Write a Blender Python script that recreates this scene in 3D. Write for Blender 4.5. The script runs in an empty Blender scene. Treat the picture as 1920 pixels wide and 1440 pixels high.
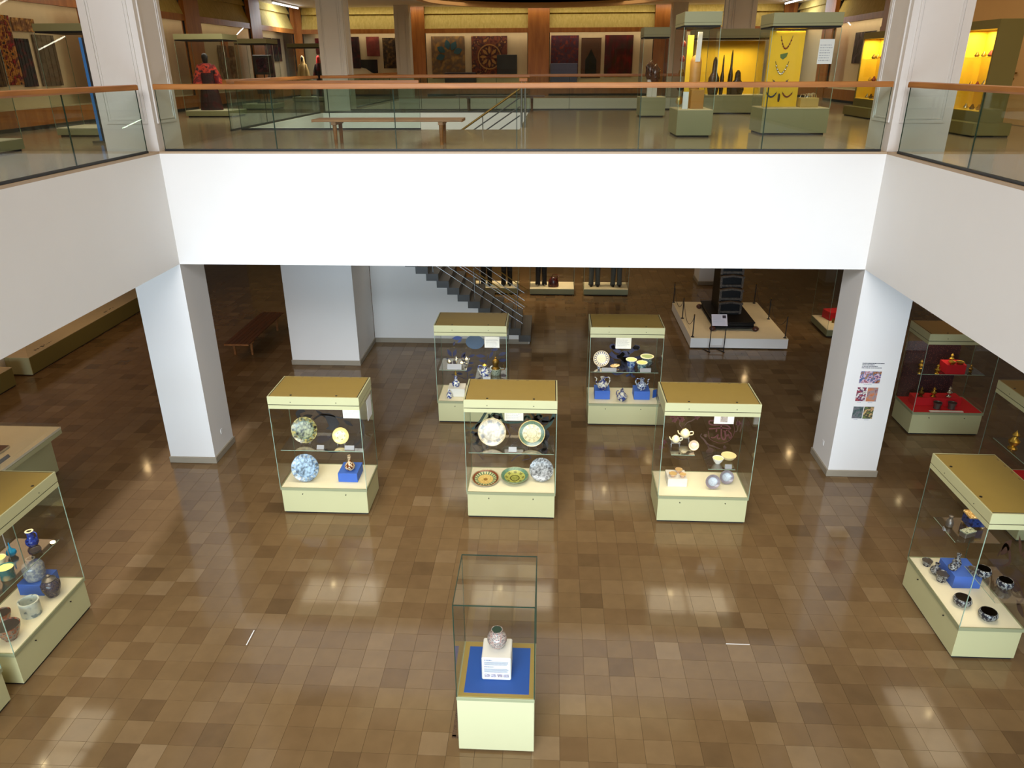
import bpy, bmesh, math, random
from mathutils import Matrix, Vector
random.seed(7)
SC = bpy.context.scene
COL = SC.collection
PI = math.pi

# ------------------------------------------------------------------ camera
cam_d = bpy.data.cameras.new('camera')
cam = bpy.data.objects.new('camera', cam_d); COL.objects.link(cam)
cam_d.sensor_fit = 'HORIZONTAL'; cam_d.sensor_width = 36.0; cam_d.lens = 26.161
cam_d.clip_start = 0.05; cam_d.clip_end = 200
_p, _y, _r = 0.404746684, 0.0521025064, -0.00512196924
_fw = Vector((-math.sin(_y)*math.cos(_p), math.cos(_y)*math.cos(_p), -math.sin(_p)))
_ri = Vector((math.cos(_y), math.sin(_y), 0)); _up = _ri.cross(_fw)
_r2 = _ri*math.cos(_r) + _up*math.sin(_r); _u2 = -_ri*math.sin(_r) + _up*math.cos(_r)
_m = Matrix(((_r2.x, _u2.x, -_fw.x, 0.58034), (_r2.y, _u2.y, -_fw.y, -12.24361), (_r2.z, _u2.z, -_fw.z, 7.0), (0, 0, 0, 1)))
cam.matrix_world = _m
SC.camera = cam

# ------------------------------------------------------------------ exposure, world, large lights
vs = SC.view_settings
vs.view_transform = 'Standard'; vs.look = 'None'; vs.gamma = 1.0; vs.use_curve_mapping = False
vs.exposure = 0.0
SC.cycles.transparent_max_bounces = 32
SC.cycles.max_bounces = 6
SC.cycles.sample_clamp_indirect = 4.0
SC.cycles.caustics_reflective = False
SC.cycles.caustics_refractive = False
world = bpy.data.worlds.new('sky'); SC.world = world; world.use_nodes = True
world.node_tree.nodes['Background'].inputs[0].default_value = (0.55, 0.7, 1.0, 1)
world.node_tree.nodes['Background'].inputs[1].default_value = 0.6

def area(name, loc, size, sizey, power, color, direction=(0, 0, -1), parent=None, spread=None):
    d = bpy.data.lights.new(name, 'AREA'); d.shape = 'RECTANGLE'; d.size = size; d.size_y = sizey
    d.energy = power; d.color = color
    if spread: d.spread = spread
    o = bpy.data.objects.new(name, d); COL.objects.link(o)
    o.location = loc
    v = Vector(direction).normalized()
    o.rotation_euler = v.to_track_quat('-Z', 'Y').to_euler()
    if parent: o.parent = parent
    return o

def spot(name, loc, target, power, color, angle=0.9, blend=0.6, r=0.04, parent=None):
    d = bpy.data.lights.new(name, 'SPOT'); d.energy = power; d.color = color
    d.spot_size = angle; d.spot_blend = blend; d.shadow_soft_size = r
    o = bpy.data.objects.new(name, d); COL.objects.link(o); o.location = loc
    v = (Vector(target) - Vector(loc)).normalized()
    o.rotation_euler = v.to_track_quat('-Z', 'Y').to_euler()
    if parent: o.parent = parent
    return o

# daylight through the tall window wall behind the viewer's gallery
area('window_daylight', (-2.2, -17.2, 13.0), 12.0, 5.4, 1360, (0.97, 0.97, 1.0), (0.12, 1, -0.68), spread=1.9)
# daylight through the glazed entrance front under that gallery
area('entrance_daylight', (-1.0, -13.15, 1.9), 16.0, 3.0, 540, (0.66, 0.83, 1.0), (0, 1, 0), spread=1.4)
# diffuse lay-light over the open hall
area('laylight', (0, -5.0, 15.7), 9.0, 10.0, 210, (1.0, 0.88, 0.68), (0, 0, -1), spread=1.3)
# warm ceiling light of the upper galleries
WARM = (1.0, 0.78, 0.5)
area('gallery_light', (0, 3.2, 9.25), 9.0, 2.0, 70, WARM)
area('gallery_light', (-3.0, 7.5, 9.25), 5.0, 4.5, 80, (1.0, 0.9, 0.72))  # added above the stairwell to brighten its white wall, no known fixture
area('gallery_light', (0, 16.5, 9.28), 8.0, 8.0, 200, WARM)
area('gallery_light', (-8.4, 4.0, 9.25), 2.5, 14.0, 70, WARM)
area('gallery_light', (8.4, 4.0, 9.25), 2.5, 14.0, 110, WARM)
# warm lamps under the lower gallery ceiling
area('lower_light', (1.2, 11.0, 3.75), 8.0, 1.2, 14, (1.0, 0.62, 0.32))
area('lower_light', (-10.0, 3.0, 3.75), 2.0, 12.0, 80, (1.0, 0.62, 0.34))
area('lower_light', (9.5, 3.0, 3.75), 2.0, 8.0, 18, (1.0, 0.62, 0.34))

# ------------------------------------------------------------------ material helpers
def lin(c):
    return tuple(((x/255.0)/12.92 if x/255.0 <= 0.04045 else ((x/255.0+0.055)/1.055)**2.4) for x in c) + (1.0,)

MATS = {}
def mat(name, rgb, rough=0.5, metal=0.0, spec=0.5, noise=0.0, nscale=8.0, bump=0.0, coat=0.0):
    if name in MATS: return MATS[name]
    m = bpy.data.materials.new(name); m.use_nodes = True
    nt = m.node_tree; b = nt.nodes['Principled BSDF']
    b.inputs['Roughness'].default_value = rough; b.inputs['Metallic'].default_value = metal
    b.inputs['Specular IOR Level'].default_value = spec
    b.inputs['Coat Weight'].default_value = coat
    c = lin(rgb)
    tc = nt.nodes.new('ShaderNodeTexCoord')
    n = nt.nodes.new('ShaderNodeTexNoise'); n.inputs['Scale'].default_value = nscale; n.inputs['Detail'].default_value = 4
    nt.links.new(tc.outputs['Object'], n.inputs['Vector'])
    mx = nt.nodes.new('ShaderNodeMix'); mx.data_type = 'RGBA'
    k = max(noise, 0.02)
    mx.inputs['A'].default_value = tuple(x*(1-k) for x in c[:3]) + (1,)
    mx.inputs['B'].default_value = tuple(min(1, x*(1+k)) for x in c[:3]) + (1,)
    nt.links.new(n.outputs['Fac'], mx.inputs['Factor']); nt.links.new(mx.outputs['Result'], b.inputs['Base Color'])
    if bump:
        bp = nt.nodes.new('ShaderNodeBump'); bp.inputs['Strength'].default_value = bump; bp.inputs['Distance'].default_value = 0.01
        nt.links.new(n.outputs['Fac'], bp.inputs['Height']); nt.links.new(bp.outputs['Normal'], b.inputs['Normal'])
    MATS[name] = m
    return m

def emit(name, rgb, strength):
    if name in MATS: return MATS[name]
    m = bpy.data.materials.new(name); m.use_nodes = True
    b = m.node_tree.nodes['Principled BSDF']
    b.inputs['Base Color'].default_value = lin(rgb); b.inputs['Emission Color'].default_value = lin(rgb)
    b.inputs['Emission Strength'].default_value = strength
    MATS[name] = m
    return m

def glass(name, tint, gloss=1.0, rough=0.0):
    """thin sheet glass: clear transmission with a tint and a Fresnel reflection"""
    m = bpy.data.materials.new(name); m.use_nodes = True
    nt = m.node_tree; nt.nodes.clear()
    out = nt.nodes.new('ShaderNodeOutputMaterial')
    tr = nt.nodes.new('ShaderNodeBsdfTransparent'); tr.inputs['Color'].default_value = tint + (1,)
    gl = nt.nodes.new('ShaderNodeBsdfGlossy'); gl.inputs['Roughness'].default_value = rough
    fr = nt.nodes.new('ShaderNodeFresnel'); ge = nt.nodes.new('ShaderNodeNewGeometry')
    mi = nt.nodes.new('ShaderNodeMix'); mi.inputs['A'].default_value = 1.45; mi.inputs['B'].default_value = 1/1.45   # same reflection from both faces of the sheet
    nt.links.new(ge.outputs['Backfacing'], mi.inputs['Factor']); nt.links.new(mi.outputs['Result'], fr.inputs['IOR'])
    mu = nt.nodes.new('ShaderNodeMath'); mu.operation = 'MULTIPLY'; mu.inputs[1].default_value = gloss; mu.use_clamp = True
    mix = nt.nodes.new('ShaderNodeMixShader')
    nt.links.new(fr.outputs[0], mu.inputs[0]); nt.links.new(mu.outputs[0], mix.inputs[0])
    nt.links.new(tr.outputs[0], mix.inputs[1]); nt.links.new(gl.outputs[0], mix.inputs[2])
    nt.links.new(mix.outputs[0], out.inputs[0])
    MATS[name] = m
    return m

def wood(name, c1, c2, scale=(1.5, 1.5, 14), rough=0.35, rot=(0, 0, 0)):
    if name in MATS: return MATS[name]
    m = bpy.data.materials.new(name); m.use_nodes = True
    nt = m.node_tree; b = nt.nodes['Principled BSDF']; b.inputs['Roughness'].default_value = rough
    tc = nt.nodes.new('ShaderNodeTexCoord'); mp = nt.nodes.new('ShaderNodeMapping')
    mp.inputs['Scale'].default_value = scale
    n = nt.nodes.new('ShaderNodeTexNoise'); n.inputs['Scale'].default_value = 1.5; n.inputs['Detail'].default_value = 6; n.inputs['Distortion'].default_value = 0.6
    r = nt.nodes.new('ShaderNodeValToRGB'); r.color_ramp.elements[0].position = 0.3; r.color_ramp.elements[1].position = 0.7
    r.color_ramp.elements[0].color = lin(c1); r.color_ramp.elements[1].color = lin(c2)
    nt.links.new(tc.outputs['Object'], mp.inputs['Vector']); nt.links.new(mp.outputs[0], n.inputs['Vector'])
    nt.links.new(n.outputs['Fac'], r.inputs[0]); nt.links.new(r.outputs[0], b.inputs['Base Color'])
    MATS[name] = m
    return m

def pattern(name, colors, scale=20, kind='noise', rough=0.25, stretch=(1, 1, 1), detail=3, coat=0.0, metal=0.0, contrast=True):
    """mottled multi-colour procedural: ceramics, textiles, pictures"""
    if name in MATS: return MATS[name]
    m = bpy.data.materials.new(name); m.use_nodes = True
    nt = m.node_tree; b = nt.nodes['Principled BSDF']; b.inputs['Roughness'].default_value = rough
    b.inputs['Coat Weight'].default_value = coat; b.inputs['Metallic'].default_value = metal
    tc = nt.nodes.new('ShaderNodeTexCoord'); mp = nt.nodes.new('ShaderNodeMapping'); mp.inputs['Scale'].default_value = stretch
    nt.links.new(tc.outputs['Object'], mp.inputs['Vector'])
    if kind == 'voronoi':
        n = nt.nodes.new('ShaderNodeTexVoronoi'); n.inputs['Scale'].default_value = scale; fo = n.outputs['Distance']
    elif kind == 'cells':
        n = nt.nodes.new('ShaderNodeTexVoronoi'); n.inputs['Scale'].default_value = scale
        sp = nt.nodes.new('ShaderNodeSeparateColor'); nt.links.new(n.outputs['Color'], sp.inputs[0]); fo = sp.outputs[0]
    elif kind == 'wave':
        n = nt.nodes.new('ShaderNodeTexWave'); n.inputs['Scale'].default_value = scale; n.inputs['Distortion'].default_value = 6; n.inputs['Detail'].default_value = detail; fo = n.outputs['Fac']
    else:
        n = nt.nodes.new('ShaderNodeTexNoise'); n.inputs['Scale'].default_value = scale; n.inputs['Detail'].default_value = detail; fo = n.outputs['Fac']
    nt.links.new(mp.outputs[0], n.inputs['Vector'])
    r = nt.nodes.new('ShaderNodeValToRGB'); r.color_ramp.interpolation = 'EASE'
    lo, hi = (0.32, 0.68) if kind == 'noise' else ((0.05, 0.75) if kind == 'voronoi' else (0.08, 0.92))
    els = r.color_ramp.elements
    while len(els) < len(colors): els.new(0.5)
    for i, c in enumerate(colors):
        els[i].position = lo + (hi-lo)*i/max(1, len(colors)-1); els[i].color = lin(c)
    nt.links.new(fo, r.inputs[0]); nt.links.new(r.outputs[0], b.inputs['Base Color'])
    MATS[name] = m
    return m

def plate_mat(name, bands, R, motif=None, motif_n=8, nz=0.35, nscale=60, rough=0.2):
    """ceramic dish: concentric colour bands, a ring of medallions and brushed mottling"""
    m = bpy.data.materials.new(name); m.use_nodes = True
    nt = m.node_tree; L = nt.links; b = nt.nodes['Principled BSDF']; b.inputs['Roughness'].default_value = rough
    tc = nt.nodes.new('ShaderNodeTexCoord')
    sx = nt.nodes.new('ShaderNodeSeparateXYZ'); L.new(tc.outputs['Object'], sx.inputs[0])
    cx = nt.nodes.new('ShaderNodeCombineXYZ'); L.new(sx.outputs[0], cx.inputs[0]); L.new(sx.outputs[1], cx.inputs[1])
    ln = nt.nodes.new('ShaderNodeVectorMath'); ln.operation = 'LENGTH'; L.new(cx.outputs[0], ln.inputs[0])
    dv = nt.nodes.new('ShaderNodeMath'); dv.operation = 'DIVIDE'; dv.inputs[1].default_value = R; L.new(ln.outputs['Value'], dv.inputs[0])
    r = nt.nodes.new('ShaderNodeValToRGB'); r.color_ramp.interpolation = 'CONSTANT'
    els = r.color_ramp.elements
    while len(els) < len(bands): els.new(0.5)
    for i, (p, c) in enumerate(bands):
        els[i].position = p; els[i].color = lin(c)
    L.new(dv.outputs[0], r.inputs[0]); col = r.outputs[0]
    n = nt.nodes.new('ShaderNodeTexNoise'); n.inputs['Scale'].default_value = nscale; n.inputs['Detail'].default_value = 3
    L.new(tc.outputs['Object'], n.inputs['Vector'])
    if motif:
        (mr0, mr1, mc) = motif
        at = nt.nodes.new('ShaderNodeMath'); at.operation = 'ARCTAN2'; L.new(sx.outputs[1], at.inputs[0]); L.new(sx.outputs[0], at.inputs[1])
        mu = nt.nodes.new('ShaderNodeMath'); mu.operation = 'MULTIPLY'; mu.inputs[1].default_value = motif_n; L.new(at.outputs[0], mu.inputs[0])
        cs = nt.nodes.new('ShaderNodeMath'); cs.operation = 'COSINE'; L.new(mu.outputs[0], cs.inputs[0])
        gt = nt.nodes.new('ShaderNodeMath'); gt.operation = 'GREATER_THAN'; gt.inputs[1].default_value = 0.15; L.new(cs.outputs[0], gt.inputs[0])
        a = nt.nodes.new('ShaderNodeMath'); a.operation = 'GREATER_THAN'; a.inputs[1].default_value = mr0; L.new(dv.outputs[0], a.inputs[0])
        c2 = nt.nodes.new('ShaderNodeMath'); c2.operation = 'LESS_THAN'; c2.inputs[1].default_value = mr1; L.new(dv.outputs[0], c2.inputs[0])
        m1 = nt.nodes.new('ShaderNodeMath'); m1.operation = 'MULTIPLY'; L.new(a.outputs[0], m1.inputs[0]); L.new(c2.outputs[0], m1.inputs[1])
        m2 = nt.nodes.new('ShaderNodeMath'); m2.operation = 'MULTIPLY'; L.new(m1.outputs[0], m2.inputs[0]); L.new(gt.outputs[0], m2.inputs[1])
        mx = nt.nodes.new('ShaderNodeMix'); mx.data_type = 'RGBA'; L.new(m2.outputs[0], mx.inputs['Factor']); L.new(col, mx.inputs['A']); mx.inputs['B'].default_value = lin(mc)
        col = mx.outputs['Result']
    mr = nt.nodes.new('ShaderNodeMapRange'); mr.inputs['From Min'].default_value = 0.35; mr.inputs['From Max'].default_value = 0.65
    mr.inputs['To Min'].default_value = 1.0-nz; mr.inputs['To Max'].default_value = 1.0+nz*0.5; L.new(n.outputs['Fac'], mr.inputs['Value'])
    vm = nt.nodes.new('ShaderNodeVectorMath'); vm.operation = 'SCALE'; L.new(col, vm.inputs[0]); L.new(mr.outputs[0], vm.inputs['Scale'])
    L.new(vm.outputs[0], b.inputs['Base Color'])
    MATS[name] = m
    return m

# ------------------------------------------------------------------ mesh helpers
class MB:
    def __init__(s): s.v = []; s.f = []; s.sm = []
    def add(s, v, f, smooth=False):
        o = len(s.v); s.v += [tuple(x) for x in v]; s.f += [tuple(i+o for i in q) for q in f]; s.sm += [smooth]*len(f); return s
    def box(s, x0, x1, y0, y1, z0, z1):
        v = [(x0, y0, z0), (x1, y0, z0), (x1, y1, z0), (x0, y1, z0), (x0, y0, z1), (x1, y0, z1), (x1, y1, z1), (x0, y1, z1)]
        return s.add(v, [(0, 3, 2, 1), (4, 5, 6, 7), (0, 1, 5, 4), (1, 2, 6, 5), (2, 3, 7, 6), (3, 0, 4, 7)])
    def lathe(s, prof, seg=28, c=(0, 0, 0), sx=1.0, sy=1.0, smooth=True, open_end=False):
        """prof: list of (r, z) from the outside bottom, over the rim, to the inside"""
        v = []; f = []; n = len(prof)
        for r, z in prof:
            for k in range(seg):
                a = 2*PI*k/seg
                v.append((c[0]+r*sx*math.cos(a), c[1]+r*sy*math.sin(a), c[2]+z))
        for i in range(n-1):
            for k in range(seg):
                k2 = (k+1) % seg
                f.append((i*seg+k, i*seg+k2, (i+1)*seg+k2, (i+1)*seg+k))
        f.append(tuple(range(seg-1, -1, -1)))
        if not open_end: f.append(tuple((n-1)*seg+k for k in range(seg)))
        return s.add(v, f, smooth)
    def cyl(s, x, y, z0, z1, r, seg=16, r2=None):
        return s.lathe([(r, z0), (r if r2 is None else r2, z1)], seg, (x, y, 0))
    def tube(s, pts, r, seg=8, radii=None, cap=True):
        pts = [Vector(p) for p in pts]; v = []; f = []; n = len(pts); prev = None
        for i, p in enumerate(pts):
            t = (pts[min(i+1, n-1)] - pts[max(i-1, 0)]).normalized()
            if prev is None:
                ref = Vector((0, 0, 1)) if abs(t.z) < 0.9 else Vector((1, 0, 0))
                u = t.cross(ref).normalized()
            else:
                u = (prev - t*prev.dot(t)).normalized()
            prev = u; w = t.cross(u); rr = radii[i] if radii else r
            for k in range(seg):
                a = 2*PI*k/seg; q = p + u*(rr*math.cos(a)) + w*(rr*math.sin(a)); v.append(tuple(q))
        for i in range(n-1):
            for k in range(seg):
                k2 = (k+1) % seg
                f.append((i*seg+k, i*seg+k2, (i+1)*seg+k2, (i+1)*seg+k))
        if cap:
            f.append(tuple(range(seg-1, -1, -1))); f.append(tuple((n-1)*seg+k for k in range(seg)))
        return s.add(v, f, True)
    def loft(s, rings, seg=20):
        """rings: (cx, cy, z, rx, ry)"""
        v = []; f = []; n = len(rings)
        for cx, cy, z, rx, ry in rings:
            for k in range(seg):
                a = 2*PI*k/seg; v.append((cx+rx*math.cos(a), cy+ry*math.sin(a), z))
        for i in range(n-1):
            for k in range(seg):
                k2 = (k+1) % seg; f.append((i*seg+k, i*seg+k2, (i+1)*seg+k2, (i+1)*seg+k))
        f.append(tuple(range(seg-1, -1, -1))); f.append(tuple((n-1)*seg+k for k in range(seg)))
        return s.add(v, f, True)
    def prism(s, poly, d0, d1, axis='Y'):
        """polygon in the plane normal to axis, extruded d0..d1 (Y: poly is x,z ; X: poly is y,z ; Z: poly is x,y)"""
        n = len(poly)
        def P(a, b, d): return (a, d, b) if axis == 'Y' else ((d, a, b) if axis == 'X' else (a, b, d))
        v = [P(a, b, d0) for a, b in poly] + [P(a, b, d1) for a, b in poly]
        f = [tuple(range(n)), tuple(range(2*n-1, n-1, -1))]
        f += [(i, n+i, n+(i+1) % n, (i+1) % n) for i in range(n)]
        return s.add(v, f)
    def ribbon(s, pts, w, d0, d1, axis='Y', taper=False):
        """flat stroke along pts (2D) of width w, extruded d0..d1"""
        n = len(pts); L = []; R = []
        for i in range(n):
            a = pts[max(i-1, 0)]; b = pts[min(i+1, n-1)]
            dx, dz = b[0]-a[0], b[1]-a[1]; l = math.hypot(dx, dz) or 1; nx, nz = -dz/l, dx/l
            ww = w/2*((1-abs(2*i/(n-1)-1))*0.75+0.25 if taper else 1)
            L.append((pts[i][0]+nx*ww, pts[i][1]+nz*ww)); R.append((pts[i][0]-nx*ww, pts[i][1]-nz*ww))
        for i in range(n-1):
            s.prism([L[i], R[i], R[i+1], L[i+1]], d0, d1, axis)
        return s
    def mesh(s, name):
        me = bpy.data.meshes.new(name); me.from_pydata(s.v, [], s.f); me.update()
        bm = bmesh.new(); bm.from_mesh(me); bmesh.ops.recalc_face_normals(bm, faces=bm.faces); bm.to_mesh(me); bm.free()
        me.polygons.foreach_set('use_smooth', s.sm)
        return me
    def build(s, name, material, parent=None, loc=None, rot=None, bevel=0, label=None):
        me = s.mesh(name); o = bpy.data.objects.new(name, me); COL.objects.link(o)
        me.materials.append(MATS[material] if isinstance(material, str) else material)
        if parent: o.parent = parent
        if loc: o.location = loc
        if rot: o.rotation_euler = rot
        if bevel:
            b = o.modifiers.new('bevel', 'BEVEL'); b.width = bevel; b.segments = 1; b.limit_method = 'ANGLE'; b.angle_limit = 0.7
        if any(s.sm) and not all(s.sm) or (any(s.sm)):
            try:
                me.set_sharp_from_angle(angle=0.8)
            except Exception: pass
        if label: o['label'] = label
        return o

def BX(name, material, x0, x1, y0, y1, z0, z1, parent=None, bevel=0, label=None):
    return MB().box(x0, x1, y0, y1, z0, z1).build(name, material, parent, bevel=bevel, label=label)

def tag(o, label, cat, group=None):
    o['label'] = label; o['category'] = cat
    if group: o['group'] = group
    return o
def thing(name, label, cat, loc=(0, 0, 0), rz=0, group=None):
    o = bpy.data.objects.new(name, None); COL.objects.link(o); o.empty_display_size = 0.1
    o.location = loc; o.rotation_euler = (0, 0, rz)
    return tag(o, label, cat, group)
def struct(o, label=None):
    o['kind'] = 'structure'
    if label: o['label'] = label
    return o

def arc(cx, cy, r, a0, a1, n=16, ry=None):
    ry = ry or r
    return [(cx+r*math.cos(math.radians(a0+(a1-a0)*i/n)), cy+ry*math.sin(math.radians(a0+(a1-a0)*i/n))) for i in range(n+1)]
def leaf(cx, cy, l, w, ang, n=8):
    a = math.radians(ang); pts = []
    for i in range(n+1):
        t = i/n; pts.append((t*l, w/2*math.sin(PI*t)))
    for i in range(n-1, 0, -1):
        t = i/n; pts.append((t*l, -w/2*math.sin(PI*t)))
    return [(cx+x*math.cos(a)-y*math.sin(a), cy+x*math.sin(a)+y*math.cos(a)) for x, y in pts]
def blob(cx, cy, r, seed=0, n=14, wob=0.25):
    rr = random.Random(seed)
    return [(cx+r*(1+wob*rr.uniform(-1, 1))*math.cos(2*PI*i/n), cy+r*(1+wob*rr.uniform(-1, 1))*math.sin(2*PI*i/n)) for i in range(n)]

def copy_tree(o, parent=None):
    c = o.copy(); COL.objects.link(c); c.parent = parent
    for ch in list(o.children): copy_tree(ch, c)
    return c
# ------------------------------------------------------------------ materials
HW, ZB, ZU, ZC = 5.757, 3.89, 5.744, 9.35
mat('white_wall', (227, 224, 219), 0.7, noise=0.02, nscale=1.5)
mat('white_ceiling', (225, 215, 200), 0.8)
mat('case_cream', (190, 186, 139), 0.45, noise=0.03, nscale=2)
mat('case_rim', (146, 148, 112), 0.4)
mat('case_top', (152, 126, 58), 0.5, noise=0.06, nscale=5)
mat('case_deck', (232, 222, 190), 0.6, noise=0.06, nscale=3)
mat('stand_cream', (192, 188, 146), 0.45, noise=0.02, nscale=2)
mat('case_green', (140, 139, 100), 0.5, noise=0.04, nscale=2)
mat('olive_case', (112, 102, 52), 0.5, noise=0.05, nscale=2)
mat('black_gap', (12, 11, 10), 0.8)
mat('screw_black', (25, 20, 15), 0.4)
mat('stone_grey', (148, 138, 120), 0.5, noise=0.1, nscale=4)
mat('slab_edge', (170, 145, 115), 0.5, noise=0.06)
mat('dark_stone', (72, 70, 66), 0.35, noise=0.15, nscale=6)
mat('grout', (84, 64, 40), 0.8)
mat('steel', (170, 175, 178), 0.25, metal=1.0)
mat('brass', (196, 160, 70), 0.28, metal=1.0, noise=0.1, nscale=30)
mat('dark_brass', (120, 92, 40), 0.4, metal=0.9, noise=0.3, nscale=40)
mat('silver', (215, 212, 200), 0.22, metal=1.0, noise=0.2, nscale=60)
mat('blue_paint', (58, 100, 186), 0.6, noise=0.05)
mat('blue_mat', (22, 74, 150), 0.7, noise=0.05)
mat('red_fabric', (196, 8, 22), 0.8, noise=0.12, nscale=20)
mat('white_paper', (232, 232, 230), 0.7)
mat('white_block', (222, 216, 204), 0.6)
mat('ink_grey', (128, 130, 138), 0.8)
mat('ink_dark', (44, 46, 60), 0.8)
mat('acrylic_white', (132, 132, 134), 0.3)
mat('black_metal', (18, 18, 18), 0.5)
mat('dark_wood', (15, 12, 10), 0.5, spec=0.25, noise=0.3, nscale=14, bump=0.4)
mat('yellow_cloth', (236, 190, 40), 0.8, noise=0.05)
mat('cream_cloth', (214, 196, 160), 0.85, noise=0.08, nscale=6)
mat('beige_wall', (206, 168, 112), 0.7, noise=0.03)
mat('column_paint', (214, 208, 200), 0.5, noise=0.02)
mat('light_fix', (60, 60, 58), 0.5)
glass('glass_case', (0.972, 0.98, 0.972), 0.55)
glass('glass_rail', (0.885, 0.94, 0.915), 1.0)
glass('glass_shelf', (0.955, 0.965, 0.955), 2.6)
glass('glass_wallcase', (0.96, 0.965, 0.955), 0.35)
glass('acrylic', (0.9, 0.9, 0.89), 1.0)
mat('glass_edge', (150, 172, 150), 0.2)
mat('glass_edge_dark', (28, 52, 40), 0.2)
wood('rail_wood', (142, 86, 32), (174, 112, 48), (0.8, 6, 6), 0.45)
wood('bench_wood', (122, 74, 32), (160, 102, 50), (1, 8, 8), 0.45)
wood('bench_dark', (70, 38, 16), (98, 54, 24), (1, 8, 8), 0.4)
wood('wood_panel', (150, 88, 34), (178, 112, 48), (5, 5, 0.6), 0.4)
wood('cove_cloth', (184, 160, 84), (206, 184, 110), (9, 9, 0.5), 0.8)

def tile_mat():
    m = bpy.data.materials.new('floor_tile'); m.use_nodes = True
    nt = m.node_tree; L = nt.links; b = nt.nodes['Principled BSDF']
    g = nt.nodes.new('ShaderNodeNewGeometry')
    sb = nt.nodes.new('ShaderNodeVectorMath'); sb.operation = 'SUBTRACT'; sb.inputs[1].default_value = (0.149, -6.36, 0)
    L.new(g.outputs['Position'], sb.inputs[0])
    sc = nt.nodes.new('ShaderNodeVectorMath'); sc.operation = 'MULTIPLY'; sc.inputs[1].default_value = (1/0.314, 1/0.314, 0); L.new(sb.outputs[0], sc.inputs[0])
    fl = nt.nodes.new('ShaderNodeVectorMath'); fl.operation = 'FLOOR'; L.new(sc.outputs[0], fl.inputs[0])
    wn = nt.nodes.new('ShaderNodeTexWhiteNoise'); wn.noise_dimensions = '2D'; L.new(fl.outputs[0], wn.inputs['Vector'])
    r = nt.nodes.new('ShaderNodeValToRGB'); e = r.color_ramp.elements
    cols = [(0.0, (94, 73, 47)), (0.12, (104, 81, 53)), (0.5, (110, 87, 57)), (0.85, (115, 92, 62)), (0.96, (119, 96, 66)), (1.0, (127, 105, 76))]
    while len(e) < len(cols): e.new(0.5)
    for i, (p, c) in enumerate(cols): e[i].position = p; e[i].color = lin(c)
    L.new(wn.outputs['Value'], r.inputs[0])
    n = nt.nodes.new('ShaderNodeTexNoise'); n.inputs['Scale'].default_value = 5; n.inputs['Detail'].default_value = 6; L.new(g.outputs['Position'], n.inputs['Vector'])
    mr = nt.nodes.new('ShaderNodeMapRange'); mr.inputs['To Min'].default_value = 0.82; mr.inputs['To Max'].default_value = 1.18; L.new(n.outputs['Fac'], mr.inputs['Value'])
    vm = nt.nodes.new('ShaderNodeVectorMath'); vm.operation = 'SCALE'; L.new(r.outputs[0], vm.inputs[0]); L.new(mr.outputs[0], vm.inputs['Scale'])
    L.new(vm.outputs[0], b.inputs['Base Color'])
    mr2 = nt.nodes.new('ShaderNodeMapRange'); mr2.inputs['To Min'].default_value = 0.06; mr2.inputs['To Max'].default_value = 0.15; L.new(n.outputs['Fac'], mr2.inputs['Value'])
    L.new(mr2.outputs[0], b.inputs['Roughness'])
    b.inputs['Specular IOR Level'].default_value = 0.45
    MATS['floor_tile'] = m
tile_mat()

def upper_floor_mat():
    m = bpy.data.materials.new('upper_floor'); m.use_nodes = True
    nt = m.node_tree; L = nt.links; b = nt.nodes['Principled BSDF']
    g = nt.nodes.new('ShaderNodeNewGeometry')
    br = nt.nodes.new('ShaderNodeTexBrick'); br.offset = 0.0; br.inputs['Scale'].default_value = 1.0
    br.inputs['Brick Width'].default_value = 0.6; br.inputs['Row Height'].default_value = 0.6; br.inputs['Mortar Size'].default_value = 0.004
    br.inputs['Color1'].default_value = lin((176, 156, 128)); br.inputs['Color2'].default_value = lin((168, 148, 122)); br.inputs['Mortar'].default_value = lin((116, 98, 78))
    L.new(g.outputs['Position'], br.inputs['Vector']); L.new(br.outputs['Color'], b.inputs['Base Color'])
    b.inputs['Roughness'].default_value = 0.14; b.inputs['Specular IOR Level'].default_value = 0.6
    MATS['upper_floor'] = m
upper_floor_mat()

# ------------------------------------------------------------------ lower floor: slab and tiles
TS, TX, TY = 0.314, 0.149, -6.36
floor = struct(BX('floor', 'grout', -13.2, 13.2, -13.5, 19.6, -0.25, -0.006))
def tile_box(mb, x, y, gap=0.0009):
    x0, x1, y0, y1 = x+gap, x+TS-gap, y+gap, y+TS-gap; z0, z1, c = -0.006, 0.0, 0.0008
    v = [(x0, y0, z0), (x1, y0, z0), (x1, y1, z0), (x0, y1, z0), (x0+c, y0+c, z1), (x1-c, y0+c, z1), (x1-c, y1-c, z1), (x0+c, y1-c, z1)]
    mb.add(v, [(4, 5, 6, 7), (0, 1, 5, 4), (1, 2, 6, 5), (2, 3, 7, 6), (3, 0, 4, 7)])
tm = MB(); tile_box(tm, -TS/2, -TS/2); tile_me = tm.mesh('tile'); tile_me.materials.append(MATS['floor_tile'])
tiles = []
for i in range(-42, 42):
    for j in range(-24, 82):
        x, y = TX+i*TS, TY+j*TS
        tiles.append((x, y))
def seen(x, y):
    d = Vector((x+TS/2, y+TS/2, 0)) - cam.location
    w = d.dot(_fw)
    u, v = 960+1395.3*d.dot(_r2)/w, 720-1395.3*d.dot(_u2)/w
    return w > 0 and 0 < u < 1920 and 0 < v < 1432
occ = [(-0.40, 0.55, -6.35, -5.40), (-6.7, -5.72, -6.2, -4.1), (5.7, 6.7, -4.7, -3.1)]
near = [t for t in tiles if seen(*t) and not any(a-TS < t[0] < b and c-TS < t[1] < d for a, b, c, d in occ)]
near.sort(key=lambda t: (t[0]+TS/2-cam.location.x)**2+(t[1]+TS/2-cam.location.y)**2)
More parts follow.
